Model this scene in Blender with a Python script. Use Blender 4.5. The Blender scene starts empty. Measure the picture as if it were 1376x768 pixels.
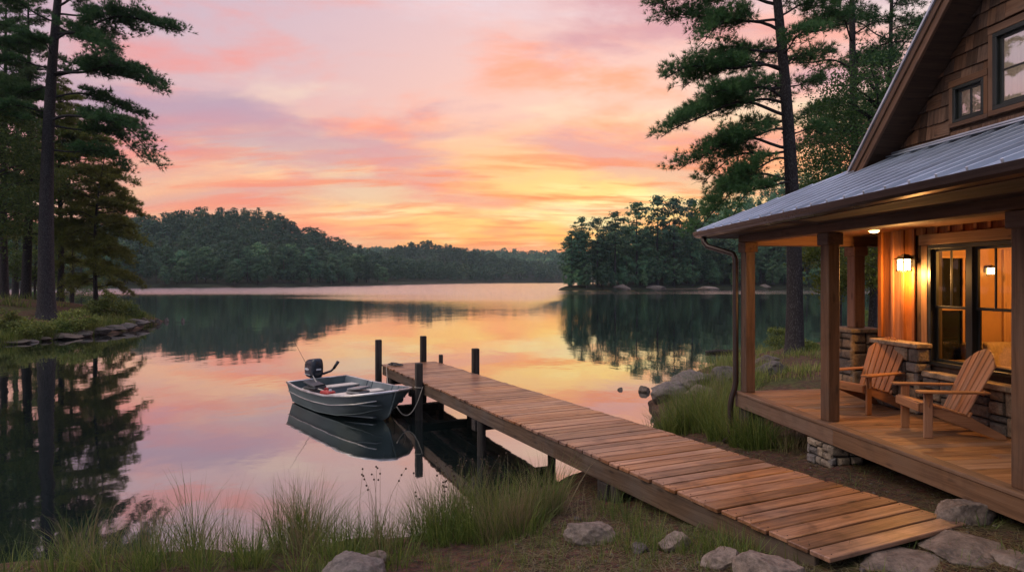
import bpy, math, random
import numpy as np
from mathutils import Vector, Matrix, noise as mnoise

# ------------------------------------------------------------------ camera, sky, sun, exposure
S = bpy.context.scene
COL = S.collection
F_PX, CX, HY, EYE = 830.0, 688.0, 376.0, 3.0      # focal length in photo pixels, centre column, horizon row, eye height above the lake
cam_d = bpy.data.cameras.new('camera')
cam = bpy.data.objects.new('camera', cam_d); COL.objects.link(cam)
cam_d.sensor_width = 36.0
cam_d.lens = 36.0 * F_PX / 1376.0
cam_d.shift_y = (HY - 384.0) / 1376.0
cam_d.clip_start = 0.05; cam_d.clip_end = 9000
cam.location = (0, 0, EYE); cam.rotation_euler = (math.radians(90), 0, 0)
S.camera = cam
S.render.engine = 'CYCLES'
S.cycles.use_denoising = True
S.cycles.max_bounces = 7; S.cycles.diffuse_bounces = 3; S.cycles.glossy_bounces = 4
S.cycles.transparent_max_bounces = 12; S.cycles.transmission_bounces = 4
S.cycles.sample_clamp_indirect = 4.0
S.cycles.caustics_reflective = False; S.cycles.caustics_refractive = False
S.view_settings.view_transform = 'Standard'; S.view_settings.look = 'None'
S.view_settings.exposure = 0.42; S.view_settings.gamma = 1.0; S.view_settings.use_curve_mapping = False

def lin(r, g, b):
    f = lambda c: (c/255/12.92 if c/255 <= .04045 else ((c/255+.055)/1.055)**2.4)
    return (f(r), f(g), f(b), 1.0)

class NT:
    """tiny helper for wiring shader nodes"""
    def __init__(self, nt): self.nt = nt; nt.nodes.clear()
    def n(self, t, props=None, **ins):
        nd = self.nt.nodes.new(t)
        for k, v in (props or {}).items(): setattr(nd, k, v)
        for k, v in ins.items():
            key = int(k[1:]) if k[0] == '_' and k[1:].isdigit() else k.replace('_', ' ')
            self.set(nd.inputs[key], v)
        return nd
    def set(self, sock, v):
        if isinstance(v, bpy.types.NodeSocket): self.nt.links.new(v, sock)
        elif isinstance(v, bpy.types.Node): self.nt.links.new(v.outputs[0], sock)
        else: sock.default_value = v
    def math(self, op, a, b=None, c=None, clamp=False):
        nd = self.nt.nodes.new('ShaderNodeMath'); nd.operation = op; nd.use_clamp = clamp
        self.set(nd.inputs[0], a)
        if b is not None: self.set(nd.inputs[1], b)
        if c is not None: self.set(nd.inputs[2], c)
        return nd.outputs[0]
    def mix(self, fac, a, b, blend='MIX'):
        nd = self.nt.nodes.new('ShaderNodeMix'); nd.data_type = 'RGBA'; nd.blend_type = blend
        self.set(nd.inputs[0], fac); self.set(nd.inputs[6], a); self.set(nd.inputs[7], b)
        return nd.outputs[2]
    def ramp(self, fac, stops, interp='LINEAR'):
        nd = self.nt.nodes.new('ShaderNodeValToRGB'); cr = nd.color_ramp; cr.interpolation = interp
        while len(cr.elements) > 1: cr.elements.remove(cr.elements[-1])
        cr.elements[0].position = stops[0][0]; cr.elements[0].color = stops[0][1]
        for p, c in stops[1:]:
            e = cr.elements.new(p); e.color = c
        self.set(nd.inputs[0], fac)
        return nd.outputs[0]
    def mrange(self, v, a, b, c, d, smooth=True):
        nd = self.nt.nodes.new('ShaderNodeMapRange'); nd.interpolation_type = 'SMOOTHSTEP' if smooth else 'LINEAR'
        self.set(nd.inputs[0], v)
        for i, x in enumerate((a, b, c, d)): self.set(nd.inputs[1+i], x)
        return nd.outputs[0]
    def noise(self, vec, scale, detail=4, rough=.55, dist=0.0):
        return self.n('ShaderNodeTexNoise', Vector=vec, Scale=scale, Detail=detail, Roughness=rough, Distortion=dist)
    def mapping(self, vec, scale=(1,1,1), loc=(0,0,0), rot=(0,0,0)):
        return self.n('ShaderNodeMapping', Vector=vec, Scale=scale, Location=loc, Rotation=rot).outputs[0]

FILL_ELEV, FILL_AZ = math.radians(40.0), math.radians(-112.0)    # direction of an added broad fill light, away from the afterglow
W = bpy.data.worlds.new('World'); S.world = W; W.use_nodes = True
w = NT(W.node_tree)
tc = w.n('ShaderNodeTexCoord')
d = w.n('ShaderNodeVectorMath', {'operation': 'NORMALIZE'}, _0=tc.outputs['Generated']).outputs[0]
sx = w.n('ShaderNodeSeparateXYZ', Vector=d)
X, Y, Z = sx.outputs
el = w.math('MAXIMUM', Z, 0.0)
az = w.math('ARCTAN2', X, Y)
daz = w.math('SUBTRACT', az, math.radians(10))
da2 = w.math('MULTIPLY', daz, daz)
glow = w.math('EXPONENT', w.math('MULTIPLY', da2, -3.6))           # 1 towards the afterglow
front = w.math('EXPONENT', w.math('MULTIPLY', da2, -0.55))          # 0 behind
c_glow = w.ramp(el, [(0, lin(224,138,116)), (.03, lin(245,160,112)), (.06, lin(255,192,116)), (.11, lin(255,222,140)), (.18, lin(255,206,148)), (.26, lin(246,202,180)), (.42, lin(226,192,190)), (.62, lin(176,174,192)), (1, lin(150,164,188))])
c_side = w.ramp(el, [(0, lin(230,146,126)), (.05, lin(250,170,132)), (.11, lin(252,174,138)), (.18, lin(238,168,150)), (.27, lin(212,176,180)), (.42, lin(192,176,190)), (.62, lin(168,172,192)), (1, lin(150,164,188))])
c_back = w.ramp(el, [(0, lin(120,124,140)), (.15, lin(138,142,160)), (.4, lin(146,154,176)), (1, lin(150,164,188))])
sky = w.mix(glow, c_side, c_glow)
sky = w.mix(front, c_back, sky)
# cloud sheets: noise on a flat layer overhead, drawn out sideways
zz = w.math('ADD', el, 0.17)
pl = w.n('ShaderNodeCombineXYZ', X=w.math('DIVIDE', X, zz), Y=w.math('DIVIDE', Y, zz), Z=0.0).outputs[0]
warp = w.noise(w.mapping(pl, (.6,.6,1), (3.1,1.7,0)), 1.0, 4).outputs['Color']
plw = w.n('ShaderNodeVectorMath', {'operation': 'MULTIPLY_ADD'}, _0=warp, _1=(.5,.35,0), _2=pl).outputs[0]
n1 = w.noise(w.mapping(plw, (1.0, 1.5, 1), (0.4, 5.3, 0), (0,0,math.radians(-24))), 1.25, 9, .60, .2).outputs[0]
n2 = w.noise(w.mapping(plw, (.85, 1.5, 1), (7.7, 2.1, 4), (0,0,math.radians(-20))), 1.05, 8, .58, .2).outputs[0]
n3 = w.noise(w.mapping(plw, (.9, 1.5, 1), (2.2, 9.1, 8), (0,0,math.radians(14))), 1.0, 8, .57, .2).outputs[0]
n4 = w.noise(w.mapping(plw, (.9, 3.6, 1), (1.2, 4.1, 2), (0,0,math.radians(-4))), 1.5, 8, .58, .15).outputs[0]
lowm = w.mrange(el, 0.0, .05, 0.3, 1.0)
hi = w.mrange(el, .12, .42, 0.0, 1.0)
pink = w.mix(glow, lin(250,148,132), lin(255,166,126))
pink = w.mix(front, lin(150,146,164), pink)
sky = w.mix(w.math('MULTIPLY', w.mrange(n1, .43, .64, 0, .72), w.math('MULTIPLY', lowm, w.mrange(el, .25, .45, 1, .75))), sky, pink)
pale = w.mix(hi, w.mix(glow, lin(254,198,152), lin(255,240,172)), lin(224,206,210))
pale = w.mix(front, lin(150,158,178), pale)
sky = w.mix(w.math('MULTIPLY', w.mrange(n3, .48, .66, 0, .85), lowm), sky, pale)
mauve = w.mix(glow, lin(172,148,168), lin(206,160,164))
mauve = w.mix(front, lin(132,138,158), mauve)
sky = w.mix(w.math('MULTIPLY', w.mrange(n2, .44, .62, 0, .9), w.mrange(el, .05, .30, .2, 1.0)), sky, mauve)
streak = w.mix(glow, lin(232,144,126), lin(242,150,104))
lowc = w.math('MULTIPLY', w.mrange(el, .01, .05, 0, 1), w.mrange(el, .15, .25, 1, 0))
sky = w.mix(w.math('MULTIPLY', w.math('MULTIPLY', w.mrange(n4, .48, .64, 0, .75), lowc), front), sky, streak)
sky = w.n('ShaderNodeHueSaturation', Hue=.5, Saturation=1.13, Value=1.0, Fac=1.0, Color=sky).outputs[0]
below = w.mrange(Z, -.02, 0, 0, 1)
sky = w.mix(below, lin(70,66,66), sky)
# unseen sky overhead and behind is made brighter, as added fill for the foreground
lift = w.math('MAXIMUM', w.mrange(el, .44, .75, 1.0, 2.2), w.mrange(front, .5, .12, 1.0, 1.2))
bg = w.n('ShaderNodeBackground', Color=sky, Strength=w.math('MULTIPLY', lift, .90))
st = w.n('ShaderNodeTexSky', {'sky_type': 'NISHITA', 'sun_disc': False, 'sun_elevation': FILL_ELEV, 'sun_rotation': FILL_AZ, 'altitude': 200.0})
bg2 = w.n('ShaderNodeBackground', Color=st.outputs[0], Strength=0.006)
w.n('ShaderNodeOutputWorld', Surface=w.n('ShaderNodeAddShader', _0=bg, _1=bg2).outputs[0])
W.cycles.sampling_method = 'MANUAL'; W.cycles.sample_map_resolution = 1024

fill_sun_d = bpy.data.lights.new('fill_sun', 'SUN'); fill_sun_d.energy = 1.0; fill_sun_d.angle = math.radians(40); fill_sun_d.color = (1.0, .80, .60)  # soft fill added to light the foreground from the left
fill_sun = bpy.data.objects.new('fill_sun', fill_sun_d); COL.objects.link(fill_sun)
fill_sun.rotation_euler = (math.radians(90) - FILL_ELEV, 0, math.pi - FILL_AZ)

# ------------------------------------------------------------------ helpers
rnd = random.Random(7)
def P(px, py, dist):
    return Vector(((px-CX)/F_PX*dist, dist, EYE-(py-HY)/F_PX*dist))

def tag(o, label=None, cat=None, group=None, kind=None):
    if label: o['label'] = label
    if cat: o['category'] = cat
    if group: o['group'] = group
    if kind: o['kind'] = kind
    return o
def thing(name, label, cat, loc=(0,0,0), rotz=0.0, group=None):
    o = bpy.data.objects.new(name, None); COL.objects.link(o)
    o.location = loc; o.rotation_euler = (0, 0, rotz); o.empty_display_size = .2
    return tag(o, label, cat, group)
def copy_tree(root, loc, rotz, scale=1.0, label=None):
    r = root.copy(); COL.objects.link(r); r.location = loc; r.rotation_euler = (0, 0, rotz); r.scale = (scale,)*3 if not hasattr(scale, '__len__') else scale
    if label: r['label'] = label
    for ch in root.children:
        c = ch.copy(); COL.objects.link(c); c.parent = r
        for g in ch.children:
            q = g.copy(); COL.objects.link(q); q.parent = c
    return r

class MB:
    """collects pieces into one mesh; every piece gets a random number (rnd) and board coordinates (guv)"""
    def __init__(self): self.v = []; self.f = []; self.r = []; self.g = []
    def add(self, verts, faces, g=None, r=None):
        o = len(self.v); self.v += [tuple(p) for p in verts]
        r = rnd.random() if r is None else r
        self.f += [tuple(i+o for i in q) for q in faces]; self.r += [r]*len(faces)
        off = (r*37.0, r*91.0 % 13, r*53.0 % 7)
        g = verts if g is None else g
        self.g += [(p[0]+off[0], p[1]+off[1], p[2]+off[2]) for p in g]
        return self
    def hexa(self, p, r=None):
        p = [Vector(q) for q in p]
        la, lb, lc = (p[1]-p[0]).length, (p[3]-p[0]).length, (p[4]-p[0]).length
        order = sorted(((la, 0), (lb, 1), (lc, 2)), key=lambda t: -t[0])
        gg = []
        for i in range(8):
            a = la if i in (1,2,5,6) else 0; b = lb if i in (2,3,6,7) else 0; c = lc if i >= 4 else 0
            abc = (a, b, c); gg.append(tuple(abc[k] for _, k in order))
        return self.add(p, [(3,2,1,0),(4,5,6,7),(0,1,5,4),(1,2,6,5),(2,3,7,6),(3,0,4,7)], gg, r)
    def box(self, x0, x1, y0, y1, z0, z1, r=None):
        return self.hexa([(x0,y0,z0),(x1,y0,z0),(x1,y1,z0),(x0,y1,z0),(x0,y0,z1),(x1,y0,z1),(x1,y1,z1),(x0,y1,z1)], r)
    def obox(self, c, ax, ay, az_, r=None):
        c, ax, ay, az_ = Vector(c), Vector(ax)/2, Vector(ay)/2, Vector(az_)/2
        return self.hexa([c-ax-ay-az_, c+ax-ay-az_, c+ax+ay-az_, c-ax+ay-az_, c-ax-ay+az_, c+ax-ay+az_, c+ax+ay+az_, c-ax+ay+az_], r)
    def bar(self, a, b, wd, th, up=(0,0,1), r=None):
        a, b = Vector(a), Vector(b); dr = b-a
        s = dr.cross(Vector(up)); s = s.normalized() if s.length > 1e-6 else Vector((1,0,0)); n = s.cross(dr).normalized()
        return self.obox((a+b)/2, dr, s*wd, n*th, r)
    def tube(self, path, radii, n=10, caps=True, r=None):
        path = [Vector(p) for p in path]
        if not hasattr(radii, '__len__'): radii = [radii]*len(path)
        vs, gs, fs = [], [], []; L = 0; ref = None
        for i, p in enumerate(path):
            t = (path[min(i+1, len(path)-1)]-path[max(i-1, 0)]).normalized()
            if ref is None: ref = t.orthogonal().normalized()
            ref = (ref - t*ref.dot(t)).normalized(); bi = t.cross(ref)
            if i: L += (p-path[i-1]).length
            for k in range(n):
                a = 2*math.pi*k/n; rr = radii[i]
                vs.append(p + ref*math.cos(a)*rr + bi*math.sin(a)*rr); gs.append((L, math.cos(a)*rr, math.sin(a)*rr))
        for i in range(len(path)-1):
            for k in range(n):
                fs.append((i*n+k, i*n+(k+1) % n, (i+1)*n+(k+1) % n, (i+1)*n+k))
        if caps: fs.append(tuple(range(n-1, -1, -1))); fs.append(tuple((len(path)-1)*n+k for k in range(n)))
        return self.add(vs, fs, gs, r)
    def prism(self, poly, ext, r=None):
        """flat polygon (3-D points) pushed along ext"""
        n = len(poly); a = [Vector(p) for p in poly]; b = [p+Vector(ext) for p in a]
        fs = [tuple(range(n-1, -1, -1)), tuple(range(n, 2*n))]+[(i, (i+1) % n, n+(i+1) % n, n+i) for i in range(n)]
        return self.add(a+b, fs, None, r)
    def lathe(self, prof, c=(0,0,0), n=16, r=None):
        c = Vector(c); vs = []; fs = []
        for rr, z in prof:
            for k in range(n): vs.append(c+Vector((rr*math.cos(2*math.pi*k/n), rr*math.sin(2*math.pi*k/n), z)))
        m = len(prof)
        for i in range(m-1):
            for k in range(n): fs.append((i*n+k, i*n+(k+1) % n, (i+1)*n+(k+1) % n, (i+1)*n+k))
        fs.append(tuple(range(n-1, -1, -1))); fs.append(tuple((m-1)*n+k for k in range(n)))
        return self.add(vs, fs, None, r)
    def build(self, name, mat, parent=None, bevel=0.0, smooth=False, seg=1, subsurf=0, solid=0.0):
        me = bpy.data.meshes.new(name); me.from_pydata(self.v, [], self.f); me.update()
        a = me.attributes.new('rnd', 'FLOAT', 'FACE'); a.data.foreach_set('value', self.r)
        g = me.attributes.new('guv', 'FLOAT_VECTOR', 'POINT'); g.data.foreach_set('vector', np.array(self.g, dtype=np.float32).ravel())
        return finish(me, name, mat, parent, bevel, smooth, seg, subsurf, solid)
def finish(me, name, mat, parent=None, bevel=0.0, smooth=False, seg=1, subsurf=0, solid=0.0):
    if smooth: me.polygons.foreach_set('use_smooth', [True]*len(me.polygons))
    me.materials.append(mat)
    o = bpy.data.objects.new(name, me); COL.objects.link(o)
    if parent is not None: o.parent = parent
    if solid:
        m = o.modifiers.new('solid', 'SOLIDIFY'); m.thickness = solid; m.offset = 0
    if bevel:
        m = o.modifiers.new('bevel', 'BEVEL'); m.width = bevel; m.segments = seg; m.limit_method = 'ANGLE'; m.angle_limit = math.radians(40)
    if subsurf:
        m = o.modifiers.new('sub', 'SUBSURF'); m.levels = m.render_levels = subsurf
    return o
def np_mesh(name, verts, faces, mat, parent=None, frnd=None, smooth=False):
    """fast mesh from arrays; faces (M,k) all with k corners"""
    verts = np.ascontiguousarray(verts, dtype=np.float32); faces = np.ascontiguousarray(faces, dtype=np.int32)
    me = bpy.data.meshes.new(name); M, k = faces.shape
    me.vertices.add(len(verts)); me.vertices.foreach_set('co', verts.ravel())
    me.loops.add(M*k); me.loops.foreach_set('vertex_index', faces.ravel())
    me.polygons.add(M); me.polygons.foreach_set('loop_start', np.arange(0, M*k, k, dtype=np.int32))
    me.update(calc_edges=True)
    if frnd is not None:
        a = me.attributes.new('rnd', 'FLOAT', 'FACE'); a.data.foreach_set('value', np.ascontiguousarray(frnd, dtype=np.float32))
    if smooth: me.polygons.foreach_set('use_smooth', np.ones(M, dtype=bool))
    me.materials.append(mat)
    o = bpy.data.objects.new(name, me); COL.objects.link(o)
    if parent is not None: o.parent = parent
    return o

# ------------------------------------------------------------------ materials
def new_mat(name):
    m = bpy.data.materials.new(name); m.use_nodes = True
    return m, NT(m.node_tree)
def out(t, sh, disp=None):
    t.n('ShaderNodeOutputMaterial', Surface=sh)
def plain(name, col, rough=.5, metal=0.0, bump=0.0, bscale=40.0, var=.25, spec=.5):
    m, t = new_mat(name)
    co = t.n('ShaderNodeTexCoord').outputs['Object']
    nz = t.noise(co, bscale*.25, 5).outputs[0]
    c = t.mix(t.mrange(nz, .3, .7, 0, 1), tuple(x*(1-var) for x in col)+(1,), tuple(min(1, x*(1+var)) for x in col)+(1,))
    b = t.n('ShaderNodeBsdfPrincipled', Base_Color=c, Roughness=t.mrange(nz, .3, .7, max(.02, rough-.08), min(1, rough+.08)), Metallic=metal)
    b.inputs['Specular IOR Level'].default_value = spec
    if bump:
        bn = t.n('ShaderNodeBump', Strength=bump, Distance=.01, Height=t.noise(co, bscale, 6).outputs[0]); t.set(b.inputs['Normal'], bn.outputs[0])
    out(t, b.outputs[0]); return m
def wood(name, c1, c2, grey=None, greyamt=0.0, rough=.55, scale=1.0, var=.35, bump=.35, spec=.4, stain=.3):
    """board wood: grain along the board, knots, board-to-board variation, weathering"""
    m, t = new_mat(name)
    g = t.n('ShaderNodeAttribute', {'attribute_name': 'guv'}).outputs['Vector']
    r = t.n('ShaderNodeAttribute', {'attribute_name': 'rnd'}).outputs['Fac']
    ob = t.n('ShaderNodeTexCoord').outputs['Object']
    warp = t.noise(t.mapping(g, (1.1*scale, 5*scale, 5*scale)), 1.0, 3).outputs['Color']
    gw = t.n('ShaderNodeVectorMath', {'operation': 'MULTIPLY_ADD'}, _0=warp, _1=(.0, .06, .06), _2=g).outputs[0]
    fine = t.noise(t.mapping(gw, (2.2*scale, 90*scale, 90*scale)), 1.0, 5, .6).outputs[0]
    broad = t.noise(t.mapping(gw, (.9*scale, 16*scale, 16*scale)), 1.0, 4, .6, .6).outputs[0]
    kn = t.n('ShaderNodeTexVoronoi', Vector=t.mapping(g, (2.3*scale, 7.5*scale, 7.5*scale)), Scale=1.0)
    knot = t.mrange(kn.outputs['Distance'], .06, .2, 1, 0)
    f = t.math('ADD', t.math('MULTIPLY', fine, .45), t.math('MULTIPLY', broad, .65))
    c = t.mix(t.mrange(f, .38, .72, 0, 1), c1+(1,), c2+(1,))
    c = t.mix(t.math('MULTIPLY', knot, .65), c, tuple(x*.3 for x in c1)+(1,))
    if grey:
        wn = t.noise(t.mapping(ob, (1.3,1.3,1.3), (3,1,2)), 1.4, 6, .62).outputs[0]
        gr = t.math('ADD', t.math('MULTIPLY', wn, .8), t.math('MULTIPLY', broad, .35))
        c = t.mix(t.mrange(gr, .5, .72, 0, greyamt), c, grey+(1,))
    sn = t.noise(ob, 2.6, 7, .65, .5).outputs[0]
    c = t.mix(t.mrange(sn, .5, .7, 0, stain), c, tuple(x*.35 for x in c1)+(1,))
    hv = t.n('ShaderNodeHueSaturation', Hue=.5, Saturation=t.mrange(r, 0, 1, .85, 1.1, False), Value=t.mrange(t.math('FRACT', t.math('MULTIPLY', r, 7.31)), 0, 1, 1-var, 1+var, False), Fac=1.0, Color=c).outputs[0]
    b = t.n('ShaderNodeBsdfPrincipled', Base_Color=hv, Roughness=t.mrange(f, .3, .8, rough+.12, rough-.1))
    b.inputs['Specular IOR Level'].default_value = spec
    t.set(b.inputs['Normal'], t.n('ShaderNodeBump', Strength=bump, Distance=.004, Height=f).outputs[0])
    out(t, b.outputs[0]); return m
def stone(name, tones, rough=.8, scale=1.0, lichen=(.33,.34,.3), moss=None):
    m, t = new_mat(name)
    r = t.n('ShaderNodeAttribute', {'attribute_name': 'rnd'}).outputs['Fac']
    inf = t.n('ShaderNodeObjectInfo').outputs['Random']
    ob = t.n('ShaderNodeTexCoord').outputs['Object']
    k = len(tones)
    c = t.ramp(t.math('FRACT', t.math('ADD', r, inf)), [(i/k, tones[i]+(1,)) for i in range(k)], 'CONSTANT')
    n1 = t.noise(ob, 5*scale, 8, .65, .3).outputs[0]; n2 = t.noise(ob, 34*scale, 6, .7).outputs[0]; n3 = t.noise(t.mapping(ob, (1,1,1), (4,7,1)), 9*scale, 7, .7).outputs[0]
    hs = t.n('ShaderNodeHueSaturation', Hue=.5, Saturation=1.0, Fac=1.0, Value=t.mrange(t.math('ADD', t.math('MULTIPLY', n1, .6), t.math('MULTIPLY', n2, .4)), .32, .66, .38, 1.6), Color=c).outputs[0]
    c = t.mix(t.mrange(n3, .56, .68, 0, .28), hs, lichen+(1,))
    if moss:
        nz = t.n('ShaderNodeSeparateXYZ', Vector=t.n('ShaderNodeNewGeometry').outputs['Normal']).outputs[2]
        c = t.mix(t.math('MULTIPLY', t.mrange(n1, .5, .62, 0, .7), t.mrange(nz, .2, .8, 0, 1)), c, moss+(1,))
    b = t.n('ShaderNodeBsdfPrincipled', Base_Color=c, Roughness=rough)
    t.set(b.inputs['Normal'], t.n('ShaderNodeBump', Strength=1.0, Distance=.03, Height=t.math('ADD', n1, t.math('MULTIPLY', n2, .45))).outputs[0])
    out(t, b.outputs[0]); return m
def leafy(name, c1, c2, c3, trans=.35, rough=.55, tree_var=.25):
    m, t = new_mat(name)
    r = t.n('ShaderNodeAttribute', {'attribute_name': 'rnd'}).outputs['Fac']
    inf = t.n('ShaderNodeObjectInfo').outputs['Random']
    c = t.ramp(r, [(0, c1+(1,)), (.55, c2+(1,)), (1, c3+(1,))])
    c = t.n('ShaderNodeHueSaturation', Hue=t.mrange(inf, 0, 1, .475, .52, False), Saturation=1.0, Fac=1.0, Value=t.mrange(t.math('FRACT', t.math('MULTIPLY', inf, 5.7)), 0, 1, 1-tree_var, 1+tree_var, False), Color=c).outputs[0]
    b = t.n('ShaderNodeBsdfPrincipled', Base_Color=c, Roughness=rough); b.inputs['Specular IOR Level'].default_value = .3
    tr = t.n('ShaderNodeBsdfTranslucent', Color=c)
    out(t, t.n('ShaderNodeMixShader', _0=trans, _1=b.outputs[0], _2=tr.outputs[0]).outputs[0]); return m
def bark(name, c1, c2, scale=1.0):
    m, t = new_mat(name)
    g = t.n('ShaderNodeAttribute', {'attribute_name': 'guv'}).outputs['Vector']
    v = t.n('ShaderNodeTexVoronoi', {'feature': 'DISTANCE_TO_EDGE'}, Vector=t.mapping(g, (9*scale, 26*scale, 26*scale)), Scale=1.0, Randomness=1.0).outputs[0]
    n = t.noise(t.mapping(g, (6*scale, 20*scale, 20*scale)), 1.0, 7, .65, .4).outputs[0]
    f = t.math('ADD', t.math('MULTIPLY', t.mrange(v, 0, .4, 0, 1), .38), t.math('MULTIPLY', n, .75))
    c = t.mix(t.mrange(f, .25, .95, 0, 1), c1+(1,), c2+(1,))
    b = t.n('ShaderNodeBsdfPrincipled', Base_Color=c, Roughness=.9); b.inputs['Specular IOR Level'].default_value = .2
    t.set(b.inputs['Normal'], t.n('ShaderNodeBump', Strength=.9, Distance=.04, Height=f).outputs[0])
    out(t, b.outputs[0]); return m
def glass(name, refl, tint=(.9,.95,.92)):
    m, t = new_mat(name)
    fr = t.n('ShaderNodeFresnel', IOR=1.5).outputs[0]
    ob = t.n('ShaderNodeTexCoord').outputs['Object']
    bn = t.n('ShaderNodeBump', Strength=.03, Distance=.05, Height=t.noise(ob, 2.0, 2).outputs[0]).outputs[0]
    gl = t.n('ShaderNodeBsdfGlossy', Color=(1,1,1,1), Roughness=.01, Normal=bn)
    tr = t.n('ShaderNodeBsdfTransparent', Color=tint+(1,))
    out(t, t.n('ShaderNodeMixShader', _0=t.math('ADD', fr, refl, clamp=True), _1=tr.outputs[0], _2=gl.outputs[0]).outputs[0]); return m
def emit(name, col, strength):
    m, t = new_mat(name)
    out(t, t.n('ShaderNodeEmission', Color=col+(1,), Strength=strength).outputs[0]); return m

M = {}
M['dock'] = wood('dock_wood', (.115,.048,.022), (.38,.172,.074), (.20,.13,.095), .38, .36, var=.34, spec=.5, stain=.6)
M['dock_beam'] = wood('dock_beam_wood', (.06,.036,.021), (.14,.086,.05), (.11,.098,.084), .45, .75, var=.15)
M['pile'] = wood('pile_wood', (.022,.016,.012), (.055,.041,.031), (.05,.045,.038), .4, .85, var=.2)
M['porch'] = wood('porch_board_wood', (.20,.098,.045), (.33,.175,.085), (.22,.15,.1), .25, .48, var=.2, stain=.2)
M['fascia'] = wood('porch_fascia_wood', (.11,.058,.03), (.20,.11,.06), (.15,.11,.08), .35, .62, var=.12)
M['timber'] = wood('timber_post_wood', (.075,.036,.018), (.15,.077,.038), (.09,.07,.055), .3, .62, var=.12, stain=.35)
M['cedar'] = wood('cedar_siding_wood', (.23,.08,.026), (.40,.155,.052), None, 0, .6, var=.25, stain=.2)
M['trim'] = wood('window_trim_wood', (.22,.11,.05), (.34,.185,.085), None, 0, .55, var=.1, stain=.12)
M['shingle'] = wood('shingle_wood', (.055,.026,.014), (.145,.072,.038), (.095,.07,.055), .4, .75, scale=1.6, var=.55, stain=.45)
M['barge'] = wood('barge_board_wood', (.09,.043,.023), (.155,.08,.043), None, 0, .6, var=.1)
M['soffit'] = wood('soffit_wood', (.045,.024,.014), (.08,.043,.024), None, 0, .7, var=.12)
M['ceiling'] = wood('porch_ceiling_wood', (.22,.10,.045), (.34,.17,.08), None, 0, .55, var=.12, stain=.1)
M['chair'] = wood('chair_wood', (.24,.105,.046), (.36,.175,.083), None, 0, .45, var=.14, stain=.12, bump=.2)
M['bench'] = wood('boat_bench_wood', (.48,.43,.35), (.66,.60,.50), (.4,.37,.33), .3, .55, var=.1, stain=.25)
M['stone'] = stone('wall_stone', [(.17,.135,.10),(.22,.17,.12),(.12,.105,.09),(.26,.20,.14),(.15,.13,.115),(.20,.145,.095)], .8, 1.6, lichen=(.2,.185,.16))
M['cap'] = stone('cap_stone', [(.25,.19,.13),(.28,.215,.15)], .75, 1.5, lichen=(.3,.25,.19))
M['rock'] = stone('lake_rock', [(.125,.095,.074),(.15,.125,.104),(.10,.082,.07),(.135,.10,.075)], .85, .9, lichen=(.25,.235,.21), moss=(.045,.05,.02))
M['slab'] = stone('slab_rock', [(.20,.15,.115),(.17,.13,.10)], .85, 1.0, lichen=(.29,.255,.22))
M['metal_roof'] = plain('metal_roof', (.58,.64,.72), .36, .65, .05, 6, .12)
M['gutter'] = plain('gutter_metal', (.042,.029,.025), .34, .5, .03, 8, .15)
M['dark_frame'] = plain('window_frame_paint', (.018,.021,.018), .4, 0, 0, 10, .2)
M['mortar'] = plain('mortar', (.025,.021,.018), .95, 0, .6, 60, .3)
M['inside'] = plain('inside_plaster', (.27,.14,.055), .8, 0, .1, 20, .08)
M['added_curtain'] = leafy('added_curtain_cloth', (.66,.60,.58), (.66,.60,.58), (.68,.62,.6), .5, .9, 0)
M['dark_glass'] = plain('night_window_glass', (.01,.011,.011), .06, 0, 0, 4, .1)
M['sofa'] = plain('sofa_cloth', (.22,.15,.085), .9, 0, .4, 120, .2)
M['glass_low'] = glass('window_glass', .0)
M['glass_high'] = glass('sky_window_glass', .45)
M['black'] = plain('black_plastic', (.012,.013,.015), .38, 0, 0, 10, .2)
M['cowl'] = plain('motor_cowl_paint', (.018,.024,.034), .22, 0, 0, 8, .15)
M['white_mark'] = plain('white_mark', (.55,.56,.58), .4, 0, 0, 20, .05)
M['lantern_metal'] = plain('lantern_metal', (.05,.032,.018), .45, .6, .1, 40, .2)
M['lamp_glow'] = emit('lantern_glow', (1.0,.66,.27), 16.0)
M['spot_glow'] = emit('downlight_glow', (1.0,.6,.22), 14.0)
M['hull'] = plain('hull_paint', (.12,.155,.155), .42, .3, .08, 5, .22)
M['hull_in'] = plain('hull_inside_paint', (.16,.19,.20), .55, .2, .08, 6, .2)
M['alu'] = plain('bare_aluminium', (.60,.58,.55), .36, .8, .06, 20, .15)
M['red'] = plain('red_plastic', (.42,.035,.025), .4, 0, 0, 10, .1)
M['rope'] = plain('rope_fibre', (.36,.30,.23), .9, 0, .6, 260, .25)
M['dark_rope'] = plain('dark_rope_fibre', (.06,.055,.05), .9, 0, .6, 260, .3)
M['vinyl'] = plain('seat_vinyl', (.05,.052,.055), .5, 0, .1, 60, .2)
M['grey_vinyl'] = plain('grey_seat_vinyl', (.22,.215,.21), .5, 0, .1, 60, .15)
M['rod'] = plain('rod_graphite', (.05,.03,.022), .4, 0, 0, 10, .2)
M['bark'] = bark('pine_bark', (.026,.022,.021), (.092,.082,.082))
M['bark_pale'] = bark('pale_bark', (.10,.085,.07), (.26,.225,.19), 1.3)
M['needle'] = leafy('pine_needle', (.038,.092,.036), (.068,.155,.052), (.125,.22,.068), .4)
M['needle_warm'] = leafy('young_pine_needle', (.10,.125,.03), (.16,.195,.042), (.25,.275,.065), .5)
M['leaf'] = leafy('broad_leaf', (.042,.09,.026), (.075,.145,.04), (.14,.215,.056), .45)
M['leaf_bright'] = leafy('maple_leaf', (.10,.15,.03), (.16,.215,.04), (.25,.28,.06), .45)
M['shrub'] = leafy('shrub_leaf', (.095,.14,.032), (.16,.215,.048), (.28,.31,.075), .4)
M['far_leaf'] = leafy('far_leaf', (.032,.098,.05), (.06,.145,.066), (.14,.22,.08), .2, .7, .45)
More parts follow.
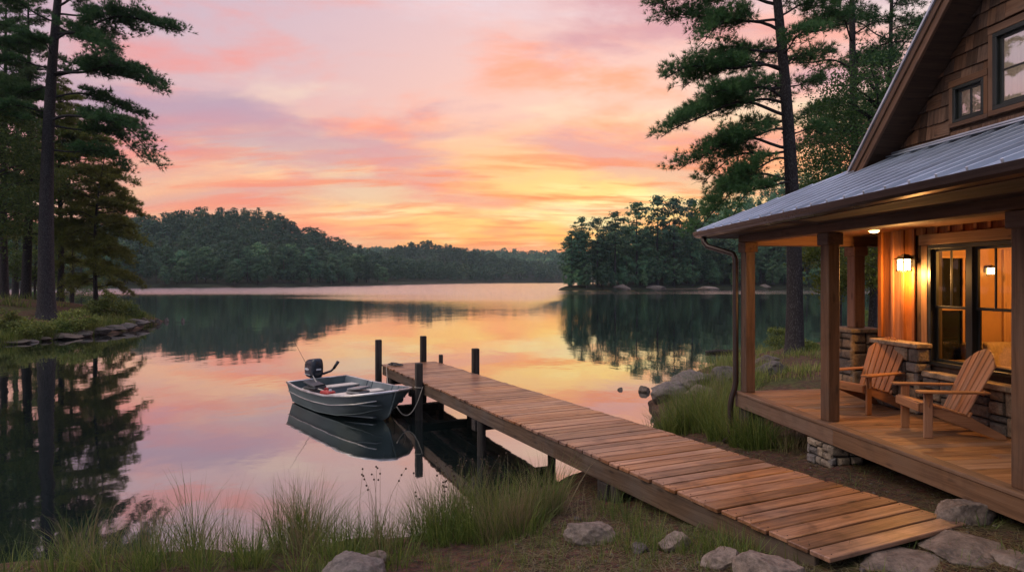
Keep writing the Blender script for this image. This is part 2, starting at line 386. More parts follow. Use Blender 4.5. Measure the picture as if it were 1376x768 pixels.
M['far_pine'] = leafy('far_pine_needle', (.03,.088,.046), (.05,.12,.058), (.10,.17,.068), .25, .7, .4)
M['grass'] = leafy('grass_blade', (.06,.10,.02), (.155,.205,.04), (.40,.37,.11), .4, .5, .1)
M['dry_grass'] = leafy('dry_grass_blade', (.17,.15,.07), (.26,.215,.11), (.36,.30,.17), .4, .6, .1)
M['rush'] = plain('rush_head', (.05,.03,.018), .9, 0, 0, 40, .3)
# ------------------------------------------------------------------ ground and lake
LAKE = np.array([(-60,8.5),(-30,7.6),(-12,6.3),(-5.7,6.5),(-3.2,6.9),(-1.1,7.2),(.15,8.4),(.95,9.5),(2.1,11.0),(2.9,12.6),(3.4,15.5),(4.6,18.3),(6.8,21.5),(9.5,24.6),
    (13.5,28.2),(20,31.5),(32,35),(60,45),(120,80),(200,120),(300,150),(280,206),(130,205),(100,208),(74,204),(55,199),(40,190),(28,183),(20,177.5),(14,178),(13.8,184),(25,240),(60,300),(150,400),
    (200,520),(60,710),(-20,640),(-30,560),(-60,420),(-90,330),(-104,300),(-116,277),(-135,262),(-155,249),(-220,235),(-300,200),(-320,120),(-160,95),(-80,76),(-45,62),(-31,52),(-25.6,45),
    (-24.2,43.2),(-22.8,38),(-22.4,35),(-23,30.5),(-24,27.5),(-30,22),(-60,18)])
def lake_sd(x, y):
    """distance to the shoreline, positive on land"""
    x = np.asarray(x, float).ravel(); y = np.asarray(y, float).ravel()
    best = np.full(x.shape, 1e9); inside = np.zeros(x.shape, bool); n = len(LAKE)
    for i in range(n):
        x1, y1 = LAKE[i]; x2, y2 = LAKE[(i+1) % n]; dx, dy = x2-x1, y2-y1
        t = np.clip(((x-x1)*dx+(y-y1)*dy)/(dx*dx+dy*dy), 0, 1)
        best = np.minimum(best, np.hypot(x-x1-t*dx, y-y1-t*dy))
        if y1 != y2:
            c = ((y1 > y) != (y2 > y)) & (x < (x2-x1)*(y-y1)/(y2-y1)+x1); inside ^= c
    return np.where(inside, -best, best)
def wob(x, y, s, a, ph):
    return a*(np.sin(x*s+ph)*np.cos(y*s*1.13+ph*2.1)+.6*np.sin(x*s*2.3+ph*1.7+y*s*.9)*np.cos(y*s*2.1-ph)+.4*np.sin(x*s*4.7-y*s*3.9+ph*3))
HILLS = [(-192,445,66,95,31),(-330,430,110,110,20),(-98,750,78,80,26),(60,1180,330,150,31),(-420,1050,300,200,40),(95,258,52,40,17),(165,285,80,55,27),(380,300,140,120,24),(420,900,260,260,34)]
def ground_z(x, y):
    x = np.asarray(x, float).ravel(); y = np.asarray(y, float).ravel()
    r = np.hypot(x, y)
    sd = lake_sd(x, y)
    sd = sd + np.clip(r/60, 0, 1)*wob(x, y, .35, .35, 1.3) + wob(x, y, 1.9, .10, .4)
    k = 1-np.exp(-np.maximum(sd, 0)/np.where(r > 120, 1.2, 4.0))
    bank = .75*np.exp(-(((x+32)/9)**2+((y-38)/11)**2))
    z = (1.33+bank)*k
    far = np.clip((r-60)/60, 0, 1)
    hill = np.zeros_like(x)
    for cx, cy, sx_, sy_, a in HILLS: hill += a*np.exp(-(((x-cx)/sx_)**2+((y-cy)/sy_)**2)/1.2)
    z += far*np.clip(sd/70, 0, 1)**1.2*hill*(1+wob(x, y, .02, .08, 2)) + far*np.clip(sd-10, 0, 60)*.03
    z += np.clip(sd/2, 0, 1)*wob(x, y, 2.6, .022, 5)*np.clip(1.5-r/60, 0, 1)
    w_ = -.42*np.maximum(-sd, 0)
    return np.where(sd > 0, z, np.maximum(w_, -4.0))
def gz(x, y): return float(ground_z([x], [y])[0])
def G(px, py, dmax=400):
    """where the line of sight through a photo pixel meets the ground or the lake"""
    ds = np.geomspace(2.0, dmax, 900); xs = (px-CX)/F_PX*ds; zs = EYE-(py-HY)/F_PX*ds
    g = np.maximum(ground_z(xs, ds), 0.0); hit = np.where(zs <= g)[0]
    i = hit[0] if len(hit) else len(ds)-1
    if i:
        a = zs[i-1]-g[i-1]; b = zs[i]-g[i]; t = a/(a-b) if a != b else 0; dd = ds[i-1]+(ds[i]-ds[i-1])*t
    else: dd = ds[0]
    x = (px-CX)/F_PX*dd
    return Vector((x, dd, max(gz(x, dd), 0.0)))

radii = np.concatenate([np.linspace(.4, 16, 118), np.geomspace(16.2, 70, 110), np.geomspace(71, 900, 150), np.geomspace(920, 1480, 14)])
ths = np.radians(np.concatenate([np.linspace(-50, 50, 300), np.linspace(52, 308, 110)]))   # measured from straight ahead, clockwise
RR, TT = np.meshgrid(radii, ths, indexing='ij')
gx, gy = (RR*np.sin(TT)).ravel(), (RR*np.cos(TT)).ravel()
gv = np.stack([gx, gy, ground_z(gx, gy)], 1)
nr, nt_ = len(radii), len(ths)
ii, jj = np.meshgrid(np.arange(nr-1), np.arange(nt_), indexing='ij'); j2 = (jj+1) % nt_
gf = np.stack([ii*nt_+jj, ii*nt_+j2, (ii+1)*nt_+j2, (ii+1)*nt_+jj], -1).reshape(-1, 4)[:, ::-1]
c0 = len(gv); gv = np.vstack([gv, [[0, 0, gz(0, 0)]]])

mg, t = new_mat('ground_soil')
pos = t.n('ShaderNodeNewGeometry').outputs['Position']
pz = t.n('ShaderNodeSeparateXYZ', Vector=pos)
na = t.noise(pos, .55, 6, .6, .3).outputs[0]; nb = t.noise(pos, 9, 7, .7).outputs[0]; nc = t.noise(pos, 60, 5, .7).outputs[0]
vv = t.n('ShaderNodeTexVoronoi', Vector=t.mapping(pos, (1,1,1)), Scale=34.0).outputs['Color']
soil = t.mix(t.mrange(nb, .35, .65, 0, 1), (.05,.029,.019,1), (.14,.08,.05,1))
soil = t.mix(t.mrange(nc, .5, .7, 0, .6), soil, (.25,.155,.095,1))
soil = t.mix(.25, soil, vv, 'OVERLAY')
green = t.mix(t.mrange(nb, .35, .65, 0, 1), (.04,.052,.016,1), (.09,.11,.03,1))
c = t.mix(t.mrange(t.math('ADD', na, t.math('MULTIPLY', nb, .35)), .68, .82, 0, .8), soil, green)
dist = t.n('ShaderNodeVectorMath', {'operation': 'LENGTH'}, _0=pos).outputs['Value']
c = t.mix(t.mrange(dist, 70, 110, 0, 1), c, (.03,.035,.016,1))
shore = t.mrange(t.math('ADD', pz.outputs[2], t.math('MULTIPLY', t.math('SUBTRACT', nb, .5), .25)), .02, .5, 1, 0)
sandy = t.mrange(t.noise(t.mapping(pos, (.03,.03,0), (4,1,0)), 1.0, 3).outputs[0], .52, .6, 0, .9)
c = t.mix(t.math('MULTIPLY', t.math('MULTIPLY', shore, sandy), t.mrange(dist, 90, 140, 0, .9)), c, (.17,.115,.075,1))
c = t.mix(t.mrange(pz.outputs[2], -.02, .07, 1, 0), c, (.02,.016,.012,1))
b = t.n('ShaderNodeBsdfPrincipled', Base_Color=c, Roughness=.95); b.inputs['Specular IOR Level'].default_value = .15
t.set(b.inputs['Normal'], t.n('ShaderNodeBump', Strength=.9, Distance=.05, Height=t.math('ADD', nb, t.math('MULTIPLY', nc, .6))).outputs[0])
out(t, b.outputs[0])
ground = np_mesh('ground', gv, gf, mg, smooth=True)
tag(ground, 'bare earth and pine litter shore around the lake, rising to far hills', 'ground', kind='structure')

mw, t = new_mat('lake_water')
pos = t.n('ShaderNodeNewGeometry').outputs['Position']
py_ = t.n('ShaderNodeSeparateXYZ', Vector=pos).outputs[1]
w1 = t.noise(t.mapping(pos, (1,.55,1)), .55, 3, .5).outputs[0]
w2 = t.noise(t.mapping(pos, (1,1.3,1), (5,2,0)), 2.6, 3, .5).outputs[0]
w3 = t.noise(t.mapping(pos, (.5,1.0,1), (1,8,0)), 1.4, 4, .6).outputs[0]
patch = t.noise(t.mapping(pos, (.004,.045,1), (3,0,0)), 1.0, 4, .55).outputs[0]
pyw = t.math('ADD', py_, t.math('MULTIPLY', t.math('SUBTRACT', patch, .5), 70))
px_w = t.n('ShaderNodeSeparateXYZ', Vector=pos).outputs[0]
lee = t.mrange(t.math('SUBTRACT', px_w, t.math('MULTIPLY', py_, .078)), -5, 3, 1, 0)      # calm water in the lee of the point
pyw = t.math('ADD', pyw, t.math('MULTIPLY', t.mrange(px_w, -42, 4, 0, 46, False), lee))
band = t.math('MULTIPLY', t.mrange(pyw, 95, 165, 0, 1), t.mrange(pyw, 520, 760, 1, .35))
h = t.math('ADD', t.math('MULTIPLY', w1, .010), t.math('MULTIPLY', w2, .0009))
h = t.math('ADD', h, t.math('MULTIPLY', w3, t.math('MULTIPLY', band, .13)))
mid = t.mrange(py_, 25, 70, 0, .006)
h = t.math('ADD', h, t.math('MULTIPLY', w3, mid))
bn = t.n('ShaderNodeBump', Strength=1.0, Distance=1.0, Height=h).outputs[0]
# ripples seen at a grazing angle show mostly the faces turned this way
tl = t.n('ShaderNodeCombineXYZ', X=0.0, Y=t.math('MULTIPLY', band, -.075), Z=0.0).outputs[0]
bn = t.n('ShaderNodeVectorMath', {'operation': 'NORMALIZE'}, _0=t.n('ShaderNodeVectorMath', {'operation': 'ADD'}, _0=bn, _1=tl).outputs[0]).outputs[0]
fr = t.math('POWER', t.n('ShaderNodeFresnel', IOR=1.33).outputs[0], .33)
gl = t.n('ShaderNodeBsdfGlossy', Color=(1,1,1,1), Roughness=.03, Normal=bn)
df = t.n('ShaderNodeBsdfDiffuse', Color=(.006,.013,.013,1))
out(t, t.n('ShaderNodeMixShader', _0=fr, _1=df.outputs[0], _2=gl.outputs[0]).outputs[0])
mb = MB(); mb.add([(-1000,-60,0),(1000,-60,0),(1000,1050,0),(-1000,1050,0)], [(0,1,2,3)])
lake = mb.build('lake_water', mw)
tag(lake, 'calm lake surface mirroring the pink and orange sunset', 'water', kind='structure')

mh, t = new_mat('lake_haze')
t.n('ShaderNodeOutputMaterial', Volume=t.n('ShaderNodeVolumePrincipled', Color=(.70,.84,.92,1), Density=.00015).outputs[0])
mb = MB(); mb.box(-1500, 1500, -1500, 1500, -5.5, 75); hz = mb.build('haze', mh); tag(hz, 'thin evening haze over the lake and hills', 'haze', kind='stuff')
# ------------------------------------------------------------------ the lake house (local axes: x into the house, y along the porch away from the camera, z up)
HA = math.atan2(.136, .991); HO = Vector((3.42, 9.47, 0))
house = thing('lake_house', 'wooden lake house with covered porch, stone base and grey metal porch roof', 'house', HO, HA)
HM = Matrix.Translation(HO) @ Matrix.Rotation(HA, 4, 'Z')
def hw(v, u, z): return HM @ Vector((v, u, z))
FZ, WV, NEAR = 1.30, 1.65, -7.0          # porch floor height, wall plane, near end of the porch

def grid_wall(mb, v0, v1, ulist, zlist, holes):
    """wall slab between two planes with rectangular openings, cut into butted blocks"""
    us = sorted(set(ulist+[h[0] for h in holes]+[h[1] for h in holes])); zs = sorted(set(zlist+[h[2] for h in holes]+[h[3] for h in holes]))
    for a, b in zip(us, us[1:]):
        for c, e in zip(zs, zs[1:]):
            if any(h[0]-1e-6 <= a and b <= h[1]+1e-6 and h[2]-1e-6 <= c and e <= h[3]+1e-6 for h in holes): continue
            mb.box(v0, v1, a, b, c, e)
WIN = (-3.06, -1.86, 1.93, 3.44)          # double window under the porch
UPS = (-2.66, -2.24, 4.89, 5.32)         # small upper window
UPB = (-4.42, -2.775, 4.90, 5.76)          # large upper window
RIDGE_U, RAKE_U0, RAKE_Z0, SL = -4.6, -.987, 4.47, 1.172
def rake(u): return RAKE_Z0 + SL*(min(RAKE_U0-u, u-(2*RIDGE_U-RAKE_U0)))

# walls
mb = MB(); grid_wall(mb, WV+.02, WV+.18, [-8.1, -1.1], [.7, 4.3], [WIN]); mb.box(WV+.181, 8, -1.26, -1.1, .7, 4.2); mb.box(WV+.181, 8, -8.1, -7.94, .7, 4.2); mb.box(7.84, 8, -7.939, -1.261, .7, 4.2)
mb.build('wall_core', M['soffit'], house)
# board and batten siding, round the porch window
mb = MB(); u = -1.06
W0, W1 = WIN[0]-.10, WIN[1]+.10
while u > -7.9:
    bw = .185; lo = 2.16 if u > -1.95 else 1.70
    a, b_ = u-bw+.004, u
    segs = [(lo, 3.78)]
    if b_ > W0 and a < W1: segs = [(3.58, 3.78)]
    for z0, z1 in segs: mb.box(WV, WV+.019, a, b_, z0, z1)
    ub = u-bw
    if not (W0-.02 < ub < W1+.02): mb.box(WV-.024, WV-.001, ub-.022, ub+.022, lo, 3.78)
    elif ub < W1-.03 and ub > W0+.03: mb.box(WV-.024, WV-.001, ub-.022, ub+.022, 3.59, 3.78)
    u -= bw
mb.box(WV-.03, WV+.05, -1.055, -.985, 2.2, 3.78)
mb.build('board_and_batten_siding', M['cedar'], house, bevel=.003)
mb = MB()
mb.box(WV-.034, WV+.018, WIN[0]-.14, WIN[1]+.14, 3.445, 3.578)
mb.box(WV-.026, WV+.018, WIN[1]+.012, WIN[1]+.105, 1.9, 3.443); mb.box(WV-.026, WV+.018, WIN[0]-.105, WIN[0]-.012, 1.9, 3.443)
mb.build('window_casing', M['trim'], house, bevel=.003)

def window(name, rect, v, cols, hung, gl, parent, fw=.05, wood_trim=None):
    """frame with sash bars; panes are one glass mesh; cols = number of units side by side"""
    u0, u1, z0, z1 = rect
    mb = MB(); d0, d1 = v-.03, v+.09
    mb.box(d0, d1, u0, u1, z0, z0+fw); mb.box(d0, d1, u0, u1, z1-fw, z1)
    mb.box(d0, d1, u0, u0+fw, z0+fw, z1-fw); mb.box(d0, d1, u1-fw, u1, z0+fw, z1-fw)
    wu = (u1-u0-2*fw)/cols
    for i in range(1, cols):
        x = u0+fw+i*wu; mb.box(d0+.004, d1-.004, x-.045, x+.045, z0+fw, z1-fw)
    f = mb.build('window', M['dark_frame'], parent, bevel=.004)
    if name: f['label'] = name
    sash, pane = MB(), MB(); s = .032
    for i in range(cols):
        a = u0+fw+i*wu+(.046 if i else .001); b_ = u0+fw+(i+1)*wu-(.046 if i < cols-1 else .001)
        if hung:
            zm = z0+(z1-z0)*.485
            rows = [(zm-.015, z1-fw-.001, v+.015, 2, 1), (z0+fw+.001, zm+.02, v+.045, 1, 1)]
        else: rows = [(z0+fw+.001, z1-fw-.001, v+.015, hung_cols[0], hung_cols[1])]
        for c, e, vv_, nc_, nr_ in rows:
            sash.box(vv_, vv_+.027, a, b_, c, c+s); sash.box(vv_, vv_+.027, a, b_, e-s, e)
            sash.box(vv_, vv_+.027, a, a+s, c+s, e-s); sash.box(vv_, vv_+.027, b_-s, b_, c+s, e-s)
            for k in range(1, nc_):
                x = a+(b_-a)*k/nc_; sash.box(vv_+.003, vv_+.024, x-.010, x+.010, c+s, e-s)
            for k in range(1, nr_):
                x = c+(e-c)*k/nr_; sash.box(vv_+.004, vv_+.023, a+s, b_-s, x-.010, x+.010)
            pane.add([(vv_+.013, a+s, c+s), (vv_+.013, b_-s, c+s), (vv_+.013, b_-s, e-s), (vv_+.013, a+s, e-s)], [(3,2,1,0)])
    sash.build('sash', M['dark_frame'], f, bevel=.003)
    pane.build('pane', gl, f)
    return f
hung_cols = (1, 1)
window('double hung window lit warm from inside', WIN, WV+.0, 2, True, M['glass_low'], house, .05)

# gable above the porch roof
mb = MB()
us = [-8.1, -4.6, -1.1, UPS[0], UPS[1], UPB[0], UPB[1]]
us = sorted(us)
for a, b_ in zip(us, us[1:]):
    top = lambda q: rake(q)-.2
    holes = [h for h in (UPS, UPB) if h[0]-1e-6 <= a and b_ <= h[1]+1e-6]
    zlo = 4.301
    if holes:
        mb.box(WV+.02, WV+.14, a, b_, zlo, holes[0][2]); zlo = holes[0][3]
    mb.hexa([(WV+.02, a, zlo), (WV+.14, a, zlo), (WV+.14, b_, zlo), (WV+.02, b_, zlo), (WV+.02, a, max(zlo+.02, top(a))), (WV+.14, a, max(zlo+.02, top(a))), (WV+.14, b_, max(zlo+.02, top(b_))), (WV+.02, b_, max(zlo+.02, top(b_)))])
mb.build('gable_core', M['soffit'], house)
mb = MB(); z = 4.40; row = 0
sr = random.Random(3)
while z < 8.3:
    hgt = .185; lo_u, hi_u = -8.0, -1.12
    cuts = [h for h in (UPS, UPB) if h[2]-.08 < z+hgt*.5 < h[3]+.08]
    u = hi_u - sr.random()*.1
    while u > lo_u:
        wd = sr.choice([.11, .13, .15, .17, .2, .23]); a, b_ = u-wd, u-.004
        u -= wd
        for h in cuts:
            if a < h[1]+.05 and b_ > h[0]-.05:
                if b_ > h[1]+.05: a = h[1]+.05
                elif a < h[0]-.05: b_ = h[0]-.05
                else: a = b_
        if b_-a < .02: continue
        dz = sr.uniform(-.006, .006)
        zt = z+hgt+.03
        ta, tb = min(zt, rake(a)-.17), min(zt, rake(b_)-.17)
        z0 = z+dz
        if max(ta, tb) < z0+.02: continue
        ta, tb = max(ta, z0+.01), max(tb, z0+.01)
        o_ = sr.uniform(0, .004)
        mb.hexa([(WV-.020-o_, a, z0), (WV+.004, a, z0), (WV+.004, b_, z0), (WV-.020-o_, b_, z0), (WV+.004, a, ta), (WV+.0185, a, ta), (WV+.0185, b_, tb), (WV+.004, b_, tb)])
    z += hgt; row += 1
mb.build('shingle_siding', M['shingle'], house, bevel=.002)
# trims of the upper windows
def casing(rect, wd, mb):
    u0, u1, z0, z1 = rect; a, b_ = WV-.042, WV+.019
    mb.box(a, b_, u0-wd, u1+wd, z1+.001, z1+wd+.03); mb.box(a, b_, u0-wd, u1+wd, z0-wd, z0-.001)
    mb.box(a+.004, b_, u0-wd, u0-.001, z0, z1); mb.box(a+.004, b_, u1+.001, u1+wd, z0, z1)
mb = MB(); casing(UPS, .052, mb); mb.build('upper_window_casing', M['barge'], house, bevel=.004)
mb = MB(); casing(UPB, .056, mb); mb.build('upper_window_casing', M['barge'], house, bevel=.004)
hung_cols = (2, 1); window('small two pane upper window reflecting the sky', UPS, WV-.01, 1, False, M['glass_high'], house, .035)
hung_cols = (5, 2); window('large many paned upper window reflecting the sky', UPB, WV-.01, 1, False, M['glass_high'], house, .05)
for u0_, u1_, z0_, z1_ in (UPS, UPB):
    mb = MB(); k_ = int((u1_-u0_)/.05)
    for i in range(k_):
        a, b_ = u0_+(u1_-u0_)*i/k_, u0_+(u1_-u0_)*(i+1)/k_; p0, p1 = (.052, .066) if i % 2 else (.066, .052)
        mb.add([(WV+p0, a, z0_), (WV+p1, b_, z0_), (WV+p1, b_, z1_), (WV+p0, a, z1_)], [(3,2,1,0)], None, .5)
    mb.build('added_curtain', M['added_curtain'], house, solid=.006)  # added pale cloth, stands in for sky reflected in the upper panes

# main roof: far slope and near slope, rake boards and soffit
def slope_pt(u, v, dz): return (v, u, rake(u)+dz)
mbm, mbs, mbb = MB(), MB(), MB()
V0, V1 = 1.20, 8.3
for ua, ub in ((-.72, RIDGE_U), (2*RIDGE_U+.72, RIDGE_U)):
    q = lambda v, u, dz: (v, u, rake(u)+dz)
    mbm.hexa([q(V0-.05, ua, .02), q(V1, ua, .02), q(V1, ub, .02), q(V0-.05, ub, .02), q(V0-.05, ua, .06), q(V1, ua, .06), q(V1, ub, .06), q(V0-.05, ub, .06)])
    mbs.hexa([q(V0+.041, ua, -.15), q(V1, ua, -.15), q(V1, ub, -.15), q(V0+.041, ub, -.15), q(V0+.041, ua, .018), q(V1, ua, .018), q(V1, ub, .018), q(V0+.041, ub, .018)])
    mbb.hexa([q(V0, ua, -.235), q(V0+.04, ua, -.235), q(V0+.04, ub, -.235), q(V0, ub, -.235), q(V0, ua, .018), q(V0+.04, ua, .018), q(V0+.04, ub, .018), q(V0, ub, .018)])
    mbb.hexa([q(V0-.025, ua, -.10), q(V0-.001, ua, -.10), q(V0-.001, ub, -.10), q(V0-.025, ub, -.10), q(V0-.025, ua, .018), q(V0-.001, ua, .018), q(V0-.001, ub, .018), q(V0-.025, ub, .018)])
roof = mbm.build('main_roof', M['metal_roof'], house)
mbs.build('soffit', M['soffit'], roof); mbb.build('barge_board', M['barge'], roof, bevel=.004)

# porch roof: hipped metal sheet with standing seams
UH0, VH0 = .6, -.32                                # eave corner
def ve(u): return -.32 - (.6-u)*.0909              # eave line
ZE, ZW, UHT = 3.772, 4.665, -1.0
def roof_z(v, u): return ZE+(ZW-ZE)*(v-ve(u))/(WV-ve(u))
mb = MB(); th = .022
top = [(ve(UH0), UH0, ZE), (ve(NEAR-.3), NEAR-.3, ZE), (WV, NEAR-.3, ZW+.03), (WV, UHT, ZW)]
mb.add(top+[(a, b_, c-th) for a, b_, c in top], [(0,1,2),(0,2,3),(6,5,4),(7,6,4),(0,4,5,1),(1,5,6,2),(2,6,7,3),(3,7,4,0)])
side = [(VH0, UH0, ZE), (WV, UHT, ZW), (7.5, UHT, ZW), (7.5, UH0, ZE)]
mb.add(side+[(a, b_, c-th) for a, b_, c in side], [(3,2,1,0),(4,5,6,7),(0,1,5,4),(1,2,6,5),(2,3,7,6),(3,0,4,7)])
proof = mb.build('porch_roof', M['metal_roof'], house)
mb = MB(); u = .42; k = 0
while u > NEAR-.3:
    vt = WV-.01 if u < UHT else VH0+(UH0-u)*(WV-VH0)/(UH0-UHT)-.03
    va = ve(u)-.02
    if vt-va > .1:
        za, zb = roof_z(va, u), roof_z(vt, u)
        a, b_ = Vector((va, u, za+.016)), Vector((vt, u, zb+.016))
        mb.bar(a, b_, .024, .062)
        for off in (.075, .15, .225):                    # low ribs between the seams
            if True:
                uu = u-off; vt2 = WV-.01 if uu < UHT else VH0+(UH0-uu)*(WV-VH0)/(UH0-UHT)-.03
                if vt2-va > .1: mb.bar((va+.02, uu, roof_z(va+.02, uu)+.003), (vt2, uu, roof_z(vt2, uu)+.003), .02 if off != .15 else .014, .018)
    u -= .30; k += 1
mb.build('standing_seams', M['metal_roof'], proof, bevel=.003)
mb = MB()
mb.bar((VH0-.01, UH0+.01, ZE+.02), (WV-.02, UHT, ZW+.02), .09, .03)         # hip cap
mb.bar((WV-.045, UHT, ZW+.045), (WV-.045, NEAR-.3, ZW+.075), .02, .10, up=(1,0,0)); mb.bar((WV-.10, UHT-.05, ZW+.005), (WV-.10, NEAR-.3, ZW+.03), .10, .016)
mb.build('flashing', M['metal_roof'], proof, bevel=.002)
mb = MB(); pz = [(0, .0), (-.028, .004), (-.075, .012), (-.102, .035), (-.108, .06), (-.114, .074), (-.120, .092), (-.112, .096), (-.106, .092), (-.1, .076), (-.09, .06), (-.085, .04), (-.06, .022), (-.008, .012), (-.008, .09), (0, .09)]
def gut(u, eu): return [(ve(u)+.045+a, u+eu, 3.675+b_) for a, b_ in pz]
g0, g1 = gut(UH0, .05), gut(NEAR-.3, 0); n = len(pz)
mb.add(g0+g1, [(i, (i+1) % n, n+(i+1) % n, n+i) for i in range(n)]+[tuple(range(n-1, -1, -1)), tuple(range(n, 2*n))])
gs0 = [(VH0+.02, UH0-.045-a, 3.675+b_) for a, b_ in pz]; gs1 = [(7.5, UH0-.045-a, 3.675+b_) for a, b_ in pz]
mb.add(gs0+gs1, [((i+1) % n, i, n+i, n+(i+1) % n) for i in range(n)])
mb.build('gutter', M['gutter'], proof)
mb = MB()
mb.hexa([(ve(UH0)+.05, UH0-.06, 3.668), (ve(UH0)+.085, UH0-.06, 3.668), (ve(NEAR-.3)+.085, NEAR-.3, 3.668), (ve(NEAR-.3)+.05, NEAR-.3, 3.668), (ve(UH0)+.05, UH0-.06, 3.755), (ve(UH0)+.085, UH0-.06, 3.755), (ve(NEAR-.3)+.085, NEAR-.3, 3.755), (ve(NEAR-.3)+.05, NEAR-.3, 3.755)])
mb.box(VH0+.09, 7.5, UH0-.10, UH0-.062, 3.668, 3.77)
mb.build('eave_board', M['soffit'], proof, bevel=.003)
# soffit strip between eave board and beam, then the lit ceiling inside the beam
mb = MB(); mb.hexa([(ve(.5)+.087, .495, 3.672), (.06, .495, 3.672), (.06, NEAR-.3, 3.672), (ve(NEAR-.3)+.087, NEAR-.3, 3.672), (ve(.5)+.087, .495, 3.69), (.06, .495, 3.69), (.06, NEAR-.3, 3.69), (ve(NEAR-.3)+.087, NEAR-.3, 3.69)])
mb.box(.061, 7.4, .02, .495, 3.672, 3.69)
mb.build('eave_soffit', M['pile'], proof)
mb = MB(); v = .255
while v < WV-.03:
    mb.box(v, min(v+.108, WV-.027), NEAR-.2, -1.08 if v > 1.6 else -.185, 3.665, 3.685); v += .111
v = WV-.02
mb.box(WV-.026, 6.5, -1.08, -.185, 3.665, 3.685)
mb.build('porch_ceiling', M['ceiling'], proof, bevel=.003)
mb = MB()
mb.box(.05, .25, NEAR, .0, 3.57, 3.78); mb.build('porch_beam', M['timber'], house, bevel=.008)
mb = MB(); mb.box(.251, 6.5, -.18, .0, 3.52, 3.70); mb.build('porch_beam', M['ceiling'], house, bevel=.008)

# porch posts, each with a small capital block
def post(v, u, z0, z1, half, mat):
    mb = MB(); mb.box(v-half, v+half, u-half, u+half, z0, z1-.002)
    o = mb.build('porch_post', mat, house, bevel=.01)
    c = MB(); c.box(v-half-.028, v+half+.028, u-half-.028, u+half+.028, z1-.15, z1-.004); c.build('capital', mat, o, bevel=.008)
    return o
for u in (-.11, -2.04, -4.52, -6.85): post(.15, u, FZ+.002, 3.57, .077, M['timber'])
post(1.95, -.10, 2.262, 3.52, .09, M['ceiling'])
post(4.6, -.10, 2.262, 3.52, .105, M['ceiling'])

# stone work
def rubble(mb, o, ax, az_, nrm, wd, ht, seed, lo=.13, hi=.25, dep=.05):
    """random-coursed stones standing out of a mortar bed; o lower corner, ax along, az_ up, nrm outwards"""
    q = random.Random(seed); o, ax, az_, nrm = Vector(o), Vector(ax), Vector(az_), Vector(nrm)
    def rec(x, y, w_, h_):
        if (w_ > hi*2.1 or h_ > hi*1.15 or (w_*h_ > .045 and q.random() < .75)) and (w_ > 2*lo or h_ > 2*lo*.8):
            if w_/max(h_, .01) > 1.25 or h_ < 1.7*lo:
                if w_ < 2*lo: return place(x, y, w_, h_)
                s = w_*q.uniform(.36, .64); rec(x, y, s, h_); rec(x+s, y, w_-s, h_)
            else:
                s = h_*q.uniform(.36, .64); rec(x, y, w_, s); rec(x, y+s, w_, h_-s)
        else: place(x, y, w_, h_)
    def place(x, y, w_, h_):
        g = .010; x0, x1, y0, y1 = x+g, x+w_-g, y+g, y+h_-g
        j = lambda: q.uniform(-.006, .006)
        d_ = dep*q.uniform(.6, 1.2); ins = min(.016, min(w_, h_)*.16)
        base = [(x0+j(), y0+j()), (x1+j(), y0+j()), (x1+j(), y1+j()), (x0+j(), y1+j())]
        cxm, cym = (x0+x1)/2, (y0+y1)/2
        mid_, fr_ = [], []
        for bx, by in base:
            mid_.append((bx, by)); fr_.append((bx+(ins+abs(j())*1.5)*(1 if bx < cxm else -1), by+(ins+abs(j())*1.5)*(1 if by < cym else -1)))
        pt = lambda p, dd: o+ax*p[0]+az_*p[1]+nrm*dd
        vs = [pt(p, -.01) for p in base]+[pt(p, d_*.62) for p in mid_]+[pt(p, d_+j()) for p in fr_]
        fs = []
        for lv in (0, 4):
            fs += [(lv+i, lv+(i+1) % 4, lv+4+(i+1) % 4, lv+4+i) for i in range(4)]
        fs.append((8, 9, 10, 11)); mb.add(vs, fs)
    n = max(1, round(wd/(hi*2.6)))
    for i in range(n): rec(i*wd/n, 0, wd/n, ht)
def stone_block(name, v0, v1, u0, u1, z0, z1, seed, faces='fnls', **kw):
    mb = MB(); e = .045
    mb.box(v0+e, v1-(e if 'b' in faces else 0), u0+e, u1-e, z0, z1-.001)
    core = mb.build(name, M['mortar'], house)
    s = MB()
    if 'f' in faces: rubble(s, (v0+e, u1, z0), (0,-1,0), (0,0,1), (-1,0,0), u1-u0, z1-z0, seed, **kw)
    if 'n' in faces: rubble(s, (v0, u0+e, z0), (1,0,0), (0,0,1), (0,-1,0), v1-v0, z1-z0, seed+1, **kw)
    if 'l' in faces: rubble(s, (v1, u1-e, z0), (-1,0,0), (0,0,1), (0,1,0), v1-v0, z1-z0, seed+2, **kw)
    if 'b' in faces: rubble(s, (v1-e, u0, z0), (0,1,0), (0,0,1), (1,0,0), u1-u0, z1-z0, seed+3, **kw)
    s.build('stones', M['stone'], core, bevel=.006)
    return core
def cap(parent, v0, v1, u0, u1, z0, z1):
    mb = MB(); mb.box(v0, v1, u0, u1, z0, z1); o = mb.build('stone_cap', M['cap'], parent, bevel=.014, seg=2); return o
PZ = 2.20
c = stone_block('stone_pier', 1.68, 2.22, -.37, .17, .55, PZ, 11, 'fnlb'); cap(c, 1.64, 2.26, -.41, .21, PZ, PZ+.06)
c = stone_block('stone_pier', 4.33, 4.87, -.37, .17, .55, PZ, 15, 'fnlb'); cap(c, 4.29, 4.91, -.41, .21, PZ, PZ+.06)
c = stone_block('stone_pilaster', 1.43, WV, -1.90, -1.16, FZ, 2.14, 21, 'fnl'); cap(c, 1.385, WV-.03, -1.945, -1.115, 2.14, 2.20)
c = stone_block('stone_wainscot', 1.515, WV, -7.9, -1.90, FZ, 1.80, 31, 'f', lo=.12, hi=.26); cap(c, 1.45, WV-.028, -7.9, -1.948, 1.80, 1.868)
